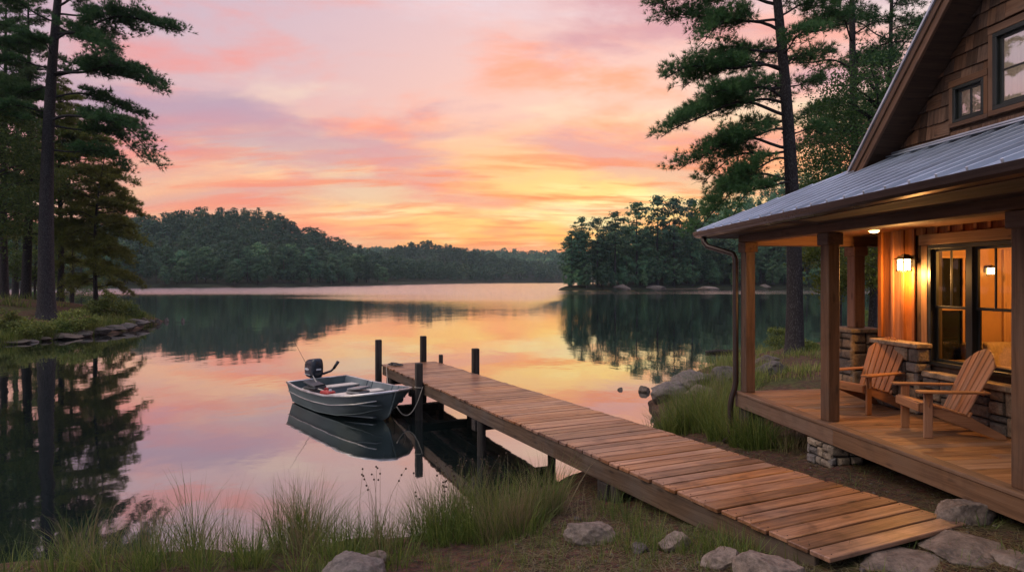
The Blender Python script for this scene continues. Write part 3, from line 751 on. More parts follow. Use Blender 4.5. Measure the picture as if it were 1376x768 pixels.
stone_block('stone_footing', -.02, .42, -2.28, -1.82, .3, 1.066, 41, 'fnlb', lo=.07, hi=.15)
stone_block('stone_footing', -.02, .42, -6.2, -5.74, .5, 1.066, 45, 'fnlb', lo=.07, hi=.15)
mb = MB(); mb.box(.05, .30, -.30, -.02, .2, 1.066); mb.build('porch_pier', M['pile'], house, bevel=.01)

# porch floor
mb = MB(); u = -.005; pr = random.Random(5)
while u > NEAR:
    a = u-.132; v1 = WV+.4 if u < -1.2 else 6.4
    brk = pr.choice([None, None, pr.uniform(.5, 1.3)])
    cuts = [.145, brk, v1] if brk else [.145, v1]
    for p0, p1 in zip(cuts, cuts[1:]):
        if u > -1.2 and p1 > 2: 
            mb.box(p0, 2.9, a, u, FZ-.03, FZ+pr.uniform(-.002, .001)); mb.box(2.903, p1, a, u, FZ-.03, FZ+pr.uniform(-.002, .001))
        else: mb.box(p0+(.002 if p0 > .2 else 0), p1, a, u, FZ-.03, FZ+pr.uniform(-.002, .001))
    u -= .137
mb.build('porch_floor', M['porch'], house, bevel=.004)
mb = MB(); mb.box(-.012, .142, NEAR, .012, FZ-.034, FZ+.004); mb.build('porch_edge_board', M['fascia'], house, bevel=.006)
mb = MB(); mb.box(.0, .045, -2.3, .0, FZ-.225, FZ-.036); mb.box(.0, .045, NEAR, -2.303, FZ-.225, FZ-.036); mb.box(.046, 6.4, -.045, .0, FZ-.225, FZ-.036)
mb.build('porch_fascia', M['fascia'], house, bevel=.005)
mb = MB()
for u in np.arange(-6.8, -.3, .6): mb.box(.06, 1.66, u-.02, u+.02, FZ-.2, FZ-.033)
mb.build('porch_joists', M['pile'], house)

# downspout at the far corner
mb = MB(); dz = [(-.30, .40, 3.69), (-.30, .39, 3.60), (-.27, .32, 3.53), (-.12, .10, 3.45), (-.02, -.02, 3.40), (.0, -.05, 3.32), (.0, -.06, 1.45), (-.02, -.06, 1.34), (-.06, -.05, 1.22), (-.08, -.05, 1.10), (-.08, -.05, .62), (-.16, .0, .52)]
mb.tube([(a-.02, b_, c) for a, b_, c in dz], .042, 10); mb.build('downspout', M['gutter'], house, smooth=True)

# the room behind the glass
mb = MB()
mb.box(1.9, 7.8, -1.29, -1.262, 1.3, 1.9); mb.box(1.9, 2.0, -1.29, -1.262, 1.9, 3.7); mb.box(2.7, 3.4, -1.29, -1.262, 1.9, 3.7); mb.box(4.1, 7.8, -1.29, -1.262, 1.9, 3.7)
mb.box(2.0, 2.7, -1.29, -1.262, 3.3, 3.7); mb.box(3.4, 4.1, -1.29, -1.262, 3.3, 3.7)
mb.box(1.84, 7.8, -7.9, -1.262, 3.7, 3.72); mb.box(5.6, 5.62, -7.9, -1.291, 1.3, 3.7)
mb.build('room_wall', M['inside'], house)
mb = MB(); mb.box(1.84, 7.8, -7.9, -1.262, 1.26, 1.3); mb.build('room_floor', M['porch'], house)
for v0 in (2.0, 3.4):
    mb = MB()
    mb.box(v0-.12, v0, -1.33, -1.295, 1.78, 3.42); mb.box(v0+.7, v0+.82, -1.33, -1.295, 1.78, 3.42); mb.box(v0+.001, v0+.699, -1.33, -1.295, 3.3, 3.42); mb.box(v0+.001, v0+.699, -1.33, -1.295, 1.78, 1.9)
    mb.box(v0+.02, v0+.06, -1.325, -1.30, 1.9, 3.3); mb.box(v0+.64, v0+.68, -1.325, -1.30, 1.9, 3.3); mb.box(v0+.06, v0+.64, -1.325, -1.30, 2.58, 2.62)
    f = mb.build('inner_window', M['trim'], house, bevel=.004)
    mb = MB(); mb.box(v0+.001, v0+.699, -1.285, -1.28, 1.9, 3.3); mb.build('pane', M['dark_glass'], f)

def light(name, kind, loc, power, col, parent=None, size=.08, rot=None, spot=None):
    l = bpy.data.lights.new(name, kind); l.energy = power; l.color = col
    if kind == 'POINT' or kind == 'SPOT': l.shadow_soft_size = size
    if kind == 'SPOT': l.spot_size = math.radians(spot); l.spot_blend = .6
    o = bpy.data.objects.new(name, l); COL.objects.link(o); o.location = loc
    if parent is not None: o.parent = parent
    return o
WARM = (1.0, .47, .135)

# wall lanterns (one outside, one on the room wall)
def lantern(loc, rz, label, power):
    t_ = thing('wall_lantern', label, 'lantern', loc, rz)     # local -x points out of the wall
    mb = MB(); mb.box(-.02, .0, -.05, .05, -.06, .10); mb.tube([(-.015, 0, .06), (-.07, 0, .10), (-.12, 0, .10), (-.135, 0, .085)], .012, 8)
    mb.build('bracket', M['lantern_metal'], t_, bevel=.004)
    c = (-.135, 0, 0)
    mb = MB()
    for z0, s0, z1, s1 in ((.045, .092, .068, .055), (.068, .055, .092, .045), (.092, .03, .115, .012)):
        mb.add([(c[0]+a*s, b_*s, z) for z, s in ((z0, s0), (z1, s1)) for a, b_ in ((-1,-1),(1,-1),(1,1),(-1,1))], [(3,2,1,0),(4,5,6,7),(0,1,5,4),(1,2,6,5),(2,3,7,6),(3,0,4,7)])
    mb.build('lantern_roof', M['lantern_metal'], t_)
    mb = MB()
    for a in (-1, 1):
        for b_ in (-1, 1): mb.box(c[0]+a*.058-.006, c[0]+a*.058+.006, b_*.058-.006, b_*.058+.006, -.10, .044)
    mb.box(c[0]-.066, c[0]+.066, -.066, .066, -.112, -.10)
    for a in (-1, 1):
        mb.box(c[0]+a*.058-.004, c[0]+a*.058+.004, -.052, .052, .006, .013); mb.box(c[0]-.052, c[0]+.052, a*.058-.004, a*.058+.004, .006, .013)
        mb.box(c[0]+a*.058-.004, c[0]+a*.058+.004, -.004, .004, -.099, .0055); mb.box(c[0]-.004, c[0]+.004, a*.058-.004, a*.058+.004, -.099, .0055)
    mb.build('cage', M['lantern_metal'], t_)
    mb = MB(); mb.box(c[0]-.05, c[0]+.05, -.05, .05, -.098, .042); mb.build('lamp_shade', M['lamp_glow'], t_)
    return t_
lantern(hw(WV-.03, -1.63, 3.225), HA, 'glowing metal wall lantern on the cedar siding beside the porch window', 0)
for dx_ in (-.15,):
    light('lantern_light', 'POINT', hw(WV-.03+dx_, -1.63, 3.07), 48, WARM, size=.05)
lantern(hw(3.03, -1.292, 3.14), HA+math.radians(90), 'small glowing lantern seen through the porch window on the room wall', 0).scale = (.6, .6, .6)
light('room_light', 'POINT', hw(2.9, -2.6, 3.25), 120, (1.0, .43, .09), size=.15)

# recessed porch light
for i, (v, u) in enumerate(((1.2, -1.45), (1.2, -5.0))):
    t_ = thing('recessed_light', 'round recessed downlight glowing in the porch ceiling' if i == 0 else 'round recessed downlight in the near end of the porch ceiling', 'light', hw(v, u, 3.665), HA)
    mb = MB(); mb.lathe([(.085, -.012), (.085, -.001), (.062, -.001), (.062, -.010)], n=24); mb.build('trim_ring', M['trim'], t_)
    mb = MB(); mb.lathe([(.030, -.040), (.052, -.030), (.061, -.013), (.061, -.002)], n=24); mb.build('lens', M['spot_glow'], t_)
    s = light('downlight', 'SPOT', hw(v, u, 3.64), 42, (1.0, .47, .14), size=.05, spot=150)

light('pane_fill_light', 'POINT', hw(2.9, -2.9, 5.4), 120, (1.0, .76, .64), size=.2)  # added lamp behind the cloth, only to make the upper panes glow
# sofa in the room
t_ = thing('sofa', 'tan sofa with cushions seen through the porch window', 'sofa', hw(3.5, -1.86, 1.302), HA)
mb = MB(); mb.box(-.95, .95, -.42, .42, .08, .30); o = mb.build('seat', M['sofa'], t_, bevel=.04, seg=3)
mb = MB()
for a in (-.93, 0.01): mb.box(a, a+.92, -.40, .26, .302, .46)
mb.hexa([(-.86,.02,.47),(-.42,.10,.47),(-.42,.24,.47),(-.86,.16,.47),(-.86,.16,.87),(-.42,.24,.87),(-.42,.33,.87),(-.86,.27,.87)])
mb.build('seat_cushion', M['sofa'], t_, bevel=.05, seg=3)
mb = MB(); mb.hexa([(-.95,.27,.30),(.95,.27,.30),(.95,.47,.30),(-.95,.47,.30),(-.95,.36,.85),(.95,.36,.85),(.95,.52,.85),(-.95,.52,.85)]); mb.build('backrest', M['sofa'], t_, bevel=.06, seg=3)
for a in (-1.12, .951):
    mb = MB(); mb.box(a, a+.17, -.42, .45, .08, .62); mb.build('armrest', M['sofa'], t_, bevel=.05, seg=3)
for a in (-.9, .86):
    for b_ in (-.36, .36):
        mb = MB(); mb.box(a, a+.05, b_, b_+.05, 0, .08); mb.build('leg', M['soffit'], t_)

# ------------------------------------------------------------------ adirondack chairs (local -x is the front)
def adirondack(loc, rz, label):
    t_ = thing('adirondack_chair', label, 'chair', loc, rz, 'chairs on the porch'); t_.scale = (.93, .93, .93)
    m = M['chair']
    for s in (-1, 1):
        mb = MB(); mb.box(-.02, .075, s*.262-.0125, s*.262+.0125, 0, .525); mb.build('front_leg', m, t_, bevel=.004)
        pr_ = [(-.06, .30), (-.06, .385), (.03, .385), (.20, .335), (.42, .265), (.50, .24), (.86, .045), (.88, .0), (.76, .0), (.40, .135), (.1, .25)]
        mb = MB(); mb.prism([(x, s*.235-.012, z) for x, z in pr_], (0, .024, 0)); mb.build('rear_leg', m, t_, bevel=.004)
        a = MB(); pa = [(-.10, -.05), (-.115, 0), (-.10, .06), (-.05, .075), (.35, .06), (.66, .035), (.67, -.03), (.64, -.04), (-.06, -.065)]
        a.prism([(x, s*.29+s*y, .526) for x, y in pa], (0, 0, .024)); a.build('armrest', m, t_, bevel=.005)
        mb = MB(); mb.prism([(-.015, s*.262+s*.0135, .524), (.055, s*.262+s*.0135, .524), (.02, s*.262+s*.0135, .36)], (0, s*.02, 0)); mb.build('arm_bracket', m, t_, bevel=.003)
    seat = MB(); prof = [(-.075, .33, .40)]
    xs = [-.075, .01, .096, .182, .268, .354]
    for i, x in enumerate(xs):
        z = .392-(max(x, 0))*.29
        if i == 0:
            seat.obox((x+.0, 0, .352), (.022, 0, 0), (0, .52, 0), (0, 0, .095)); seat.obox((x+.048, 0, .397), (.072, 0, -.002), (0, .52, 0), (0.0, 0, .022))
        else: seat.obox((x+.045, 0, z-.008), (.08, 0, -.024), (0, .52, 0), (.005, 0, .022))
    seat.build('seat', m, t_, bevel=.006)
    back = MB(); n = 6; base = Vector((.43, 0, .245)); dirn = Vector((.44, 0, .90)).normalized(); nrm = Vector((dirn.z, 0, -dirn.x))
    for i in range(n):
        f = (i-(n-1)/2)/((n-1)/2)
        wb, wt = .067, .083
        yb, yt = f*.196, f*.242
        L0, L1 = .845-.16*(abs(f)+.2*abs(f))**2*.75, 0
        outer = .85-.145*(abs(f)+.17)**2; inner = .85-.145*max(abs(f)-.17, 0)**2
        l_a, l_b = (outer, inner) if f < 0 else (inner, outer)
        p = [base+Vector((0, yb-wb/2, 0)), base+Vector((0, yb+wb/2, 0)), base+dirn*l_b+Vector((0, yt+wt/2, 0)), base+dirn*((l_a+l_b)/2+.008)+Vector((0, yt, 0)), base+dirn*l_a+Vector((0, yt-wt/2, 0))]
        gg = [((q_-base).dot(dirn), q_.y, 0) for q_ in p]; gg += [(a_, b_, .02) for a_, b_, _ in gg]
        e = nrm*.02; nn = len(p)
        back.add(p+[q_+e for q_ in p], [tuple(range(nn)), tuple(range(2*nn-1, nn-1, -1))]+[((i_+1) % nn, i_, nn+i_, nn+(i_+1) % nn) for i_ in range(nn)], gg)
    back.build('backrest', m, t_, bevel=.005)
    mb = MB()
    for l_, hw_, in ((.05, .262), (.34, .30), (.66, .24)):
        cpt = base+dirn*l_+nrm*.034; mb.obox(cpt, (0, 2*hw_, 0), dirn*.06, nrm*.024)
    mb.build('back_brace', m, t_, bevel=.004)
    return t_
adirondack(hw(.74, -1.60, FZ+.003), HA+math.radians(14), 'wooden slatted adirondack chair in front of the tall stone ledge at the house corner')
adirondack(hw(.70, -2.70, FZ+.003), HA-math.radians(15), 'wooden slatted adirondack chair in front of the lit window')
# ------------------------------------------------------------------ the dock
NL, NR_, FL, FR = Vector((2.316, 4.45, 1.0)), Vector((3.75, 5.08, 1.0)), Vector((-3.54, 16.67, .73)), Vector((-2.165, 17.28, .73))
def D(s, t, dz=0.0):
    p = (FL.lerp(FR, s)).lerp(NL.lerp(NR_, s), 1-t) if False else (NL.lerp(FL, t)).lerp(NR_.lerp(FR, t), s)
    return p + Vector((0, 0, dz))
dock = thing('dock', 'long weathered wooden dock running from the shore out into the lake', 'dock', (0, 0, 0))
mb = MB(); dr = random.Random(12); n = 72; t0 = 0.0; k = 0
ws = [dr.uniform(.9, 1.12) for _ in range(n)]; tot = sum(ws)
for wd in ws:
    t1 = t0+wd/tot; g = .0007
    ja, jb, jz = dr.uniform(-.018, .008), dr.uniform(-.008, .018), dr.uniform(-.003, .003); tw = dr.uniform(-.002, .002)
    q = [D(ja, t0+g), D(1+jb, t0+g), D(1+jb, t1-g), D(ja, t1-g)]
    mb.hexa([p+Vector((0, 0, -.038+jz)) for p in q]+[q[0]+Vector((0,0,jz+tw)), q[1]+Vector((0,0,jz-tw)), q[2]+Vector((0,0,jz-tw)), q[3]+Vector((0,0,jz+tw))])
    t0 = t1
deck = mb.build('deck', M['dock'], dock, bevel=.006)
mb = MB(); tt = 0.0
for wd in ws:
    for s_ in (.028, .972):
        for f in (.25, .75):
            c = D(s_+dr.uniform(-.004, .004), tt+wd/tot*f, .0015); mb.lathe([(.0055, 0), (.0055, .0025)], c, 6)
    tt += wd/tot
tag(mb.build('screw_heads', M['pile'], deck), kind='stuff')
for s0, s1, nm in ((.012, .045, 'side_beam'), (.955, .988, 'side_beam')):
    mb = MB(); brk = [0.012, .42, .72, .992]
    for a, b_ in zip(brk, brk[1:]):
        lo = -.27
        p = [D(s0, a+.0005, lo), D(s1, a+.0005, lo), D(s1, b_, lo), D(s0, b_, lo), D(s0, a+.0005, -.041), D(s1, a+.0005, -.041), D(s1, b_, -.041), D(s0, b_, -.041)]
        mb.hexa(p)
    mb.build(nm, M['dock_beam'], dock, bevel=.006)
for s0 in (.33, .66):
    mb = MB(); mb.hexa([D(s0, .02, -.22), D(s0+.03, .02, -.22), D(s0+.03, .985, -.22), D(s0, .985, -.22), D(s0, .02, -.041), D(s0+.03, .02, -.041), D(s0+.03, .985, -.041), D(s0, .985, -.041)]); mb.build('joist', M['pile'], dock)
mb = MB(); mb.hexa([D(.046, .976, -.24), D(.954, .976, -.24), D(.954, .979, -.24), D(.046, .979, -.24), D(.046, .976, -.041), D(.954, .976, -.041), D(.954, .979, -.041), D(.046, .979, -.041)]); mb.build('end_beam', M['dock_beam'], dock)
for t_ in (.217, .51, .80, .95):                     # bents: two piles and a cross beam
    mb = MB(); mb.hexa([D(.0, t_-.006, -.46), D(1, t_-.006, -.46), D(1, t_+.006, -.46), D(0, t_+.006, -.46), D(0, t_-.006, -.275), D(1, t_-.006, -.275), D(1, t_+.006, -.275), D(0, t_+.006, -.275)])
    mb.build('cross_beam', M['pile'], dock, bevel=.006)
    for s in (.06, .94):
        c = D(s, t_); zb = min(gz(c.x, c.y), 0)-.6
        for du in (-.011, .009) if t_ < .3 else (-.011,):
            c = D(s, t_+du)
            mb = MB(); mb.tube([(c.x, c.y, zb), (c.x, c.y, c.z-.05 if s in (.06, .94) else c.z)], .075, 12); mb.build('pile', M['pile'], dock)
def mooring(s, t_, ztop, r, square=True):
    c = D(s, t_); mb = MB(); zb = min(gz(c.x, c.y), 0)-.6
    if square:
        ax = (NR_-NL).normalized(); ay = Vector((-ax.y, ax.x, 0)); mb.obox((c.x, c.y, (ztop+zb)/2), ax*r*2, ay*r*2, (0, 0, ztop-zb))
        o = mb.build('mooring_post', M['pile'], dock, bevel=.012)
    else:
        mb.tube([(c.x, c.y, zb), (c.x, c.y, ztop-.01), (c.x, c.y, ztop)], [r, r, r*.9], 14); o = mb.build('mooring_post', M['pile'], dock)
    return c
POST_MID = mooring(-.055, .724, 1.22, .072)
mooring(-.055, .994, 1.40, .078); mooring(.80, 1.006, 1.44, .078); mooring(1.04, .974, .95, .05); mooring(1.055, .795, 1.36, .078)
mb = MB(); c = D(.16, .955); ax = (FL-NL).normalized()
mb.tube([c+ax*-.12+Vector((0,0,.06)), c+ax*-.05+Vector((0,0,.05)), c+ax*.05+Vector((0,0,.05)), c+ax*.12+Vector((0,0,.06))], [.01, .016, .016, .01], 8); mb.tube([c+ax*-.035, c+ax*-.035+Vector((0,0,.05))], .012, 8); mb.tube([c+ax*.035, c+ax*.035+Vector((0,0,.05))], .012, 8)
mb.build('cleat', M['black'], dock)
CLEAT = c

# ------------------------------------------------------------------ the boat (local x forward, z up from the waterline)
BS = Vector((-4.92, 15.62, 0)); BB = Vector((-2.40, 12.82, 0)); BL = (BB-BS).length
BH = math.atan2(BB.y-BS.y, BB.x-BS.x)
boat = thing('motor_boat', 'small grey aluminium motor boat tied beside the dock', 'boat', BS, BH)
def interp(tab, s):
    xs = [a for a, _ in tab]; ys = [b for _, b in tab]; return float(np.interp(s, xs, ys))
def smooth_interp(tab, s):
    return .25*interp(tab, max(0, s-.03))+.5*interp(tab, s)+.25*interp(tab, min(1, s+.03))
T_g = [(0,.78),(.2,.87),(.45,.91),(.65,.89),(.8,.80),(.9,.65),(.96,.47),(1,.22)]
T_gz = [(0,.50),(.3,.47),(.6,.50),(.85,.60),(1,.69)]
T_c = [(0,.64),(.2,.70),(.45,.72),(.65,.64),(.8,.48),(.9,.30),(.96,.15),(1,.03)]
T_cz = [(0,.03),(.4,.03),(.65,.07),(.85,.18),(1,.34)]
T_kz = [(0,-.10),(.5,-.12),(.75,-.11),(.88,-.06),(.95,.02),(1,.12)]
ST = list(np.linspace(0, .8, 17))+list(np.linspace(.83, 1, 10))
def section(s, inset=0.0):
    """half section from gunwale to keel: list of (x, y, z); upper points reach further forward (raked stem)"""
    g, gzz, c, cz, kz = [smooth_interp(t_, s) if t_ in (T_g, T_c) else interp(t_, s) for t_ in (T_g, T_gz, T_c, T_cz, T_kz)]
    if s >= .999: g, c = .06, .012
    pts = []
    for f in (0, .12, .25, .38, .46, .54, .66, .8, 1.0):
        y = c+(g-c)*(1-f)**.9; z = cz+(gzz-cz)*(1-f)
        if .38 <= f <= .54 and s < .985: y += .010 if f == .46 else 0
        pts.append((y, z))
    for f in (.33, .66, 1.0): pts.append((c*(1-f), cz+(kz-cz)*f))
    res = []
    for y, z in pts:
        rakef = (z-(-.12))/.85; x = BL*s-(1-min(1, rakef))*.42*max(0, (s-.55)/.45)**1.5
        yy = max(0.0, y-inset); res.append((x, yy, z+inset*.8))
    return res
def hull_mesh(inset=0.0, stations=ST, flip=False):
    vs, fs = [], []; rows = []
    for s in stations:
        h_ = section(s, inset); row = [(x, y, z) for x, y, z in h_]+[(x, -y, z) for x, y, z in h_[-2::-1]]
        rows.append(row); vs += row
    m_ = len(rows[0])
    for i in range(len(rows)-1):
        for k_ in range(m_-1):
            q = (i*m_+k_, i*m_+k_+1, (i+1)*m_+k_+1, (i+1)*m_+k_); fs.append(q if not flip else q[::-1])
    return vs, fs, rows
vs, fs, rows = hull_mesh()
mb = MB(); mb.add(vs, fs); m_ = len(rows[0]); nst = len(rows)
mb.add(rows[-1], [tuple(range(m_))]); 
hull = mb.build('hull', M['hull'], boat, smooth=False)
hull.data.polygons.foreach_set('use_smooth', [True]*len(hull.data.polygons))
es = hull.modifiers.new('es', 'EDGE_SPLIT'); es.split_angle = math.radians(28)
vs2, fs2, rows2 = hull_mesh(.022, [s*.985+.004 for s in ST], True)
mb = MB(); mb.add(vs2, fs2); mb.add(rows2[-1], [tuple(range(m_-1, -1, -1))]); mb.build('inner_hull', M['hull_in'], boat, smooth=True)
# transom
tr = [(x-.002, y, z) for x, y, z in rows[0]]; mb = MB(); tr2 = [(.004, y, z) for x, y, z in rows[0]]
trc = [(-.012, y, z) for x, y, z in tr]; 
mb.prism(trc, (.03, 0, 0)); mb.box(.019, .055, -.30, .30, .12, .52); mb.box(-.05, -.013, -.17, .17, .10, .53); mb.build('transom', M['hull'], boat, bevel=.004)
# gunwale rail and spray rails
gl_ = [Vector(r_[0]) for r_ in rows]; gr_ = [Vector(r_[-1]) for r_ in rows]
path = gl_+[Vector((gl_[-1].x+.035, 0, gl_[-1].z+.004))]+gr_[::-1]
mb = MB(); mb.tube([p+Vector((0,0,.006)) for p in path], .026, 8); mb.tube([gl_[0]+Vector((0,0,.006)), Vector((0, .36, .51)), Vector((0, .26, .515)), Vector((0, -.26, .515)), Vector((0, -.36, .51)), gr_[0]+Vector((0,0,.006))], .022, 8)
mb.build('gunwale', M['alu'], boat, smooth=True)
for sgn in (1, -1):
    mb = MB(); mb.tube([Vector((r_[4][0], sgn*(r_[4][1]+.004), r_[4][2])) for r_ in rows[:-2]], .013, 6); mb.build('rub_rail', M['alu'], boat, smooth=True)
    mb = MB(); mb.tube([Vector((r_[8][0], sgn*(r_[8][1]+.003), r_[8][2])) for r_ in rows[:-2]], .010, 6); mb.build('spray_rail', M['hull'], boat, smooth=True)
mb = MB(); st_ = rows[-1][:12]; mb.tube([(p[0]+.012, 0, p[2]) for p in st_], .018, 6); mb.build('stem', M['hull'], boat, smooth=True)
# floor, benches, bow deck
def half(s, z):
    h_ = section(s, .03); zs_ = [p[2] for p in h_][::-1]; ys_ = [p[1] for p in h_][::-1]; return float(np.interp(z, zs_, ys_))
def plate(name, s0, s1, z, th, mat, bev=.006):
    mb = MB(); k_ = 5
    for i in range(k_):
        a, b_ = s0+(s1-s0)*i/k_, s0+(s1-s0)*(i+1)/k_; ya, yb = half(a, z)-.004, half(b_, z)-.004
        xa, xb = a*BL, b_*BL
        mb.hexa([(xa, -ya, z-th), (xb, -yb, z-th), (xb, yb, z-th), (xa, ya, z-th), (xa, -ya, z), (xb, -yb, z), (xb, yb, z), (xa, ya, z)], .4)
    return mb.build(name, mat, boat)
plate('boat_floor', .02, .84, .09, .03, M['hull_in'])
for s0, s1 in ((.10, .185), (.42, .505)):
    plate('bench', s0, s1, .385, .028, M['bench'])
    mb = MB(); hb = half((s0+s1)/2, .2)-.02; mb.box(s0*BL+.02, s1*BL-.02, -hb, hb, .091, .356); mb.build('bench_box', M['hull_in'], boat)
plate('bow_deck', .80, .93, .40, .02, M['hull_in'])
mb = MB()
for s in (.27, .33, .58, .66, .74):
    h_ = section(s, .03); p = [Vector((s*BL, y, z)) for _, y, z in h_]+[Vector((s*BL, -y, z)) for _, y, z in h_[-2::-1]]
    mb.tube(p, .012, 6)
mb.build('rib', M['hull_in'], boat)
# folded seats on the benches
def folded_seat(x, y, z, rz, mat, tilt):
    mb = MB(); R_ = Matrix.Translation((x, y, z)) @ Matrix.Rotation(rz, 4, 'Z')
    def bx(c, a, b_, h_):
        c = Vector(c); a, b_, h_ = [Vector(q) for q in (a, b_, h_)]
        mb.obox(R_ @ c, R_.to_3x3() @ a, R_.to_3x3() @ b_, R_.to_3x3() @ h_)
    bx((0, 0, .03), (.40, 0, 0), (0, .38, 0), (0, 0, .055)); bx((.02, 0, .115), (.40*math.cos(tilt), 0, .40*math.sin(tilt)), (0, .36, 0), (0, 0, .05)); 
    o = mb.build('folded_seat', mat, boat, bevel=.02, seg=2)
    c = MB(); c.obox(R_ @ Vector((-.16, 0, .06)), R_.to_3x3() @ Vector((.05, 0, 0)), R_.to_3x3() @ Vector((0, .30, 0)), (0, 0, .08)); c.build('hinge', M['black'], o)
folded_seat(.145*BL+.10, -.36, .39, math.radians(200), M['vinyl'], .28)
folded_seat(.47*BL+.12, .12, .39, math.radians(20), M['grey_vinyl'], .12)
folded_seat(.47*BL+.45, .14, .12, math.radians(10), M['vinyl'], .1)
# outboard motor on the transom
om = MB(); om.box(-.20, -.04, -.11, .11, .36, .58); om.box(-.22, -.10, -.06, .06, -.35, .5); om.box(-.30, -.12, -.045, .045, -.35, -.1)
motor = om.build('outboard_motor', M['black'], boat, bevel=.02, seg=2)
cw = MB(); prof = [(.50, .10, .20, -.20), (.58, .135, .25, -.21), (.70, .145, .265, -.21), (.86, .142, .255, -.205), (.96, .125, .225, -.185), (1.005, .09, .17, -.16)]
vs = []; nn = 20
for z, wy, wx, cx_ in prof:
    for k_ in range(nn):
        a = 2*math.pi*k_/nn; ca, sa = math.cos(a), math.sin(a)
        vs.append((cx_+math.copysign(abs(ca)**.55, ca)*wx*1.12, math.copysign(abs(sa)**.55, sa)*wy*1.22, z+(.035*ca if z > .9 else 0)))
fs = [(i*nn+k_, i*nn+(k_+1) % nn, (i+1)*nn+(k_+1) % nn, (i+1)*nn+k_) for i in range(len(prof)-1) for k_ in range(nn)]+[tuple(range(nn-1, -1, -1)), tuple((len(prof)-1)*nn+k_ for k_ in range(nn))]
cw.add(vs, fs); cw.build('cowl', M['cowl'], motor, smooth=True, subsurf=1)
mk = MB()
for sgn in (-1, 1):
    pl_ = [(-.36, .735), (-.30, .715), (-.16, .72), (-.10, .745), (-.16, .775), (-.31, .77)]
    mk.prism([(x, sgn*.178, z) for x, z in pl_], (0, sgn*.004, 0))
    mk.hexa([(-.43, sgn*.16, .60), (.02, sgn*.16, .60), (.02, sgn*.1725, .60), (-.43, sgn*.1725, .60), (-.43, sgn*.16, .612), (.02, sgn*.16, .612), (.02, sgn*.1735, .612), (-.43, sgn*.1735, .612)])
mk.hexa([(.08, -.07, .73), (.089, -.07, .73), (.089, .05, .73), (.08, .05, .73), (.08, -.06, .77), (.089, -.06, .77), (.089, .06, .77), (.08, .06, .77)])
mk.build('cowl_emblem', M['white_mark'], motor)
th_ = MB(); th_.tube([(-.05, .02, .60), (.05, .15, .63), (.14, .30, .69), (.18, .36, .76)], [.034, .032, .028, .028], 8); th_.tube([(.175, .355, .75), (.235, .45, .93)], [.036, .042], 10)
th_.build('tiller', M['black'], motor, smooth=True)
pr_ = MB(); pr_.lathe([(.0, -.3), (.03, -.28), (.05, -.2)], (-.2, 0, 0), 10); pr_.tube([(-.05, 0, -.32), (-.35, 0, -.32)], [.03, .05], 10)
for k_ in range(3):
    a = 2*math.pi*k_/3; pr_.obox((-.37, .08*math.cos(a), -.32+.08*math.sin(a)), (.01, .02, .02), (0, -math.sin(a)*.09, math.cos(a)*.09), (.02, math.cos(a)*.14, math.sin(a)*.14))
pr_.build('propeller', M['black'], motor)

BM = Matrix.Translation(BS) @ Matrix.Rotation(BH, 4, 'Z')
def bw_(x, y, z): return BM @ Vector((x, y, z))
# fuel tank beside the bench
tk = thing('fuel_tank', 'red portable fuel tank beside the middle bench of the boat', 'fuel tank', bw_(.355*BL, -.36, .092), BH+.2)
mb = MB(); mb.hexa([(-.19,-.13,0),(.19,-.13,0),(.19,.13,0),(-.19,.13,0),(-.17,-.115,.34),(.17,-.115,.34),(.17,.115,.34),(-.17,.115,.34)]); mb.build('body', M['red'], tk, bevel=.05, seg=3)
mb = MB(); mb.tube([(-.1,0,.335),(-.09,0,.385),(.0,0,.39),(.02,0,.335)], .013, 8); mb.build('handle', M['red'], tk, smooth=True)
mb = MB(); mb.lathe([(.035,.335),(.035,.37),(.03,.375)], (.10,0,0), 14); mb.build('cap', M['white_mark'], tk)
# fishing rod leaning in the stern
ra = P(430, 522, 14.95); rb = P(386, 441, 15.4)
rt = thing('fishing_rod', 'thin fishing rod with reel leaning out over the boat stern', 'fishing rod', ra)
rel = rb-ra; bend = Vector((-.06, 0, .10))
pts = [rel*f + bend*math.sin(f*math.pi)*.8 for f in np.linspace(0, 1, 12)]
mb = MB(); mb.tube(pts[2:], [.0075-.006*i/9 for i in range(10)], 6); mb.build('rod_blank', M['rod'], rt)
mb = MB(); mb.tube(pts[:3], [.016, .017, .013], 8); mb.build('handle', M['bench'], rt)
q = pts[2]+Vector((-.045, -.01, -.01)); mb = MB(); mb.tube([q+Vector((0, -.03, 0)), q+Vector((0, .03, 0))], .034, 14); mb.tube([pts[2], q], .008, 6); mb.tube([q+Vector((0, -.03, 0)), q+Vector((-.05, -.05, .02))], .006, 6); mb.build('reel', M['black'], rt)
def rope(name, label, pts, r, mat, sag_pts=True):
    mb = MB(); mb.tube(pts, r, 7); o = mb.build(name, mat, None, smooth=True); tag(o, label, 'rope'); return o
def catenary(a, b, sag, n=18):
    a, b = Vector(a), Vector(b); return [a.lerp(b, f)-Vector((0, 0, sag*4*f*(1-f))) for f in np.linspace(0, 1, n)]
bow = bw_(BL-.03, 0, .60)
pm = POST_MID+Vector((.085, -.05, 0))
rope('mooring_rope', 'pale rope sagging from the boat bow to the dock post', catenary(bow+Vector((.03, -.04, -.22)), (pm.x, pm.y, .70), .36)+[Vector((pm.x+.01, pm.y+.06, .72)), Vector((pm.x-.06, pm.y+.16, .72)), Vector((pm.x-.17, pm.y+.10, .715)), Vector((pm.x-.16, pm.y-.03, .71)), Vector((pm.x-.02, pm.y-.035, .70))], .011, M['rope'])
rope('mooring_rope', 'rope from the boat side up to the cleat on the dock end', catenary(bw_(.52*BL, .88, .50), D(.0, .955, -.01), .10)+[D(.03, .955, .02), CLEAT+Vector((-.02, 0, .05))], .010, M['rope'])
rr = random.Random(4)
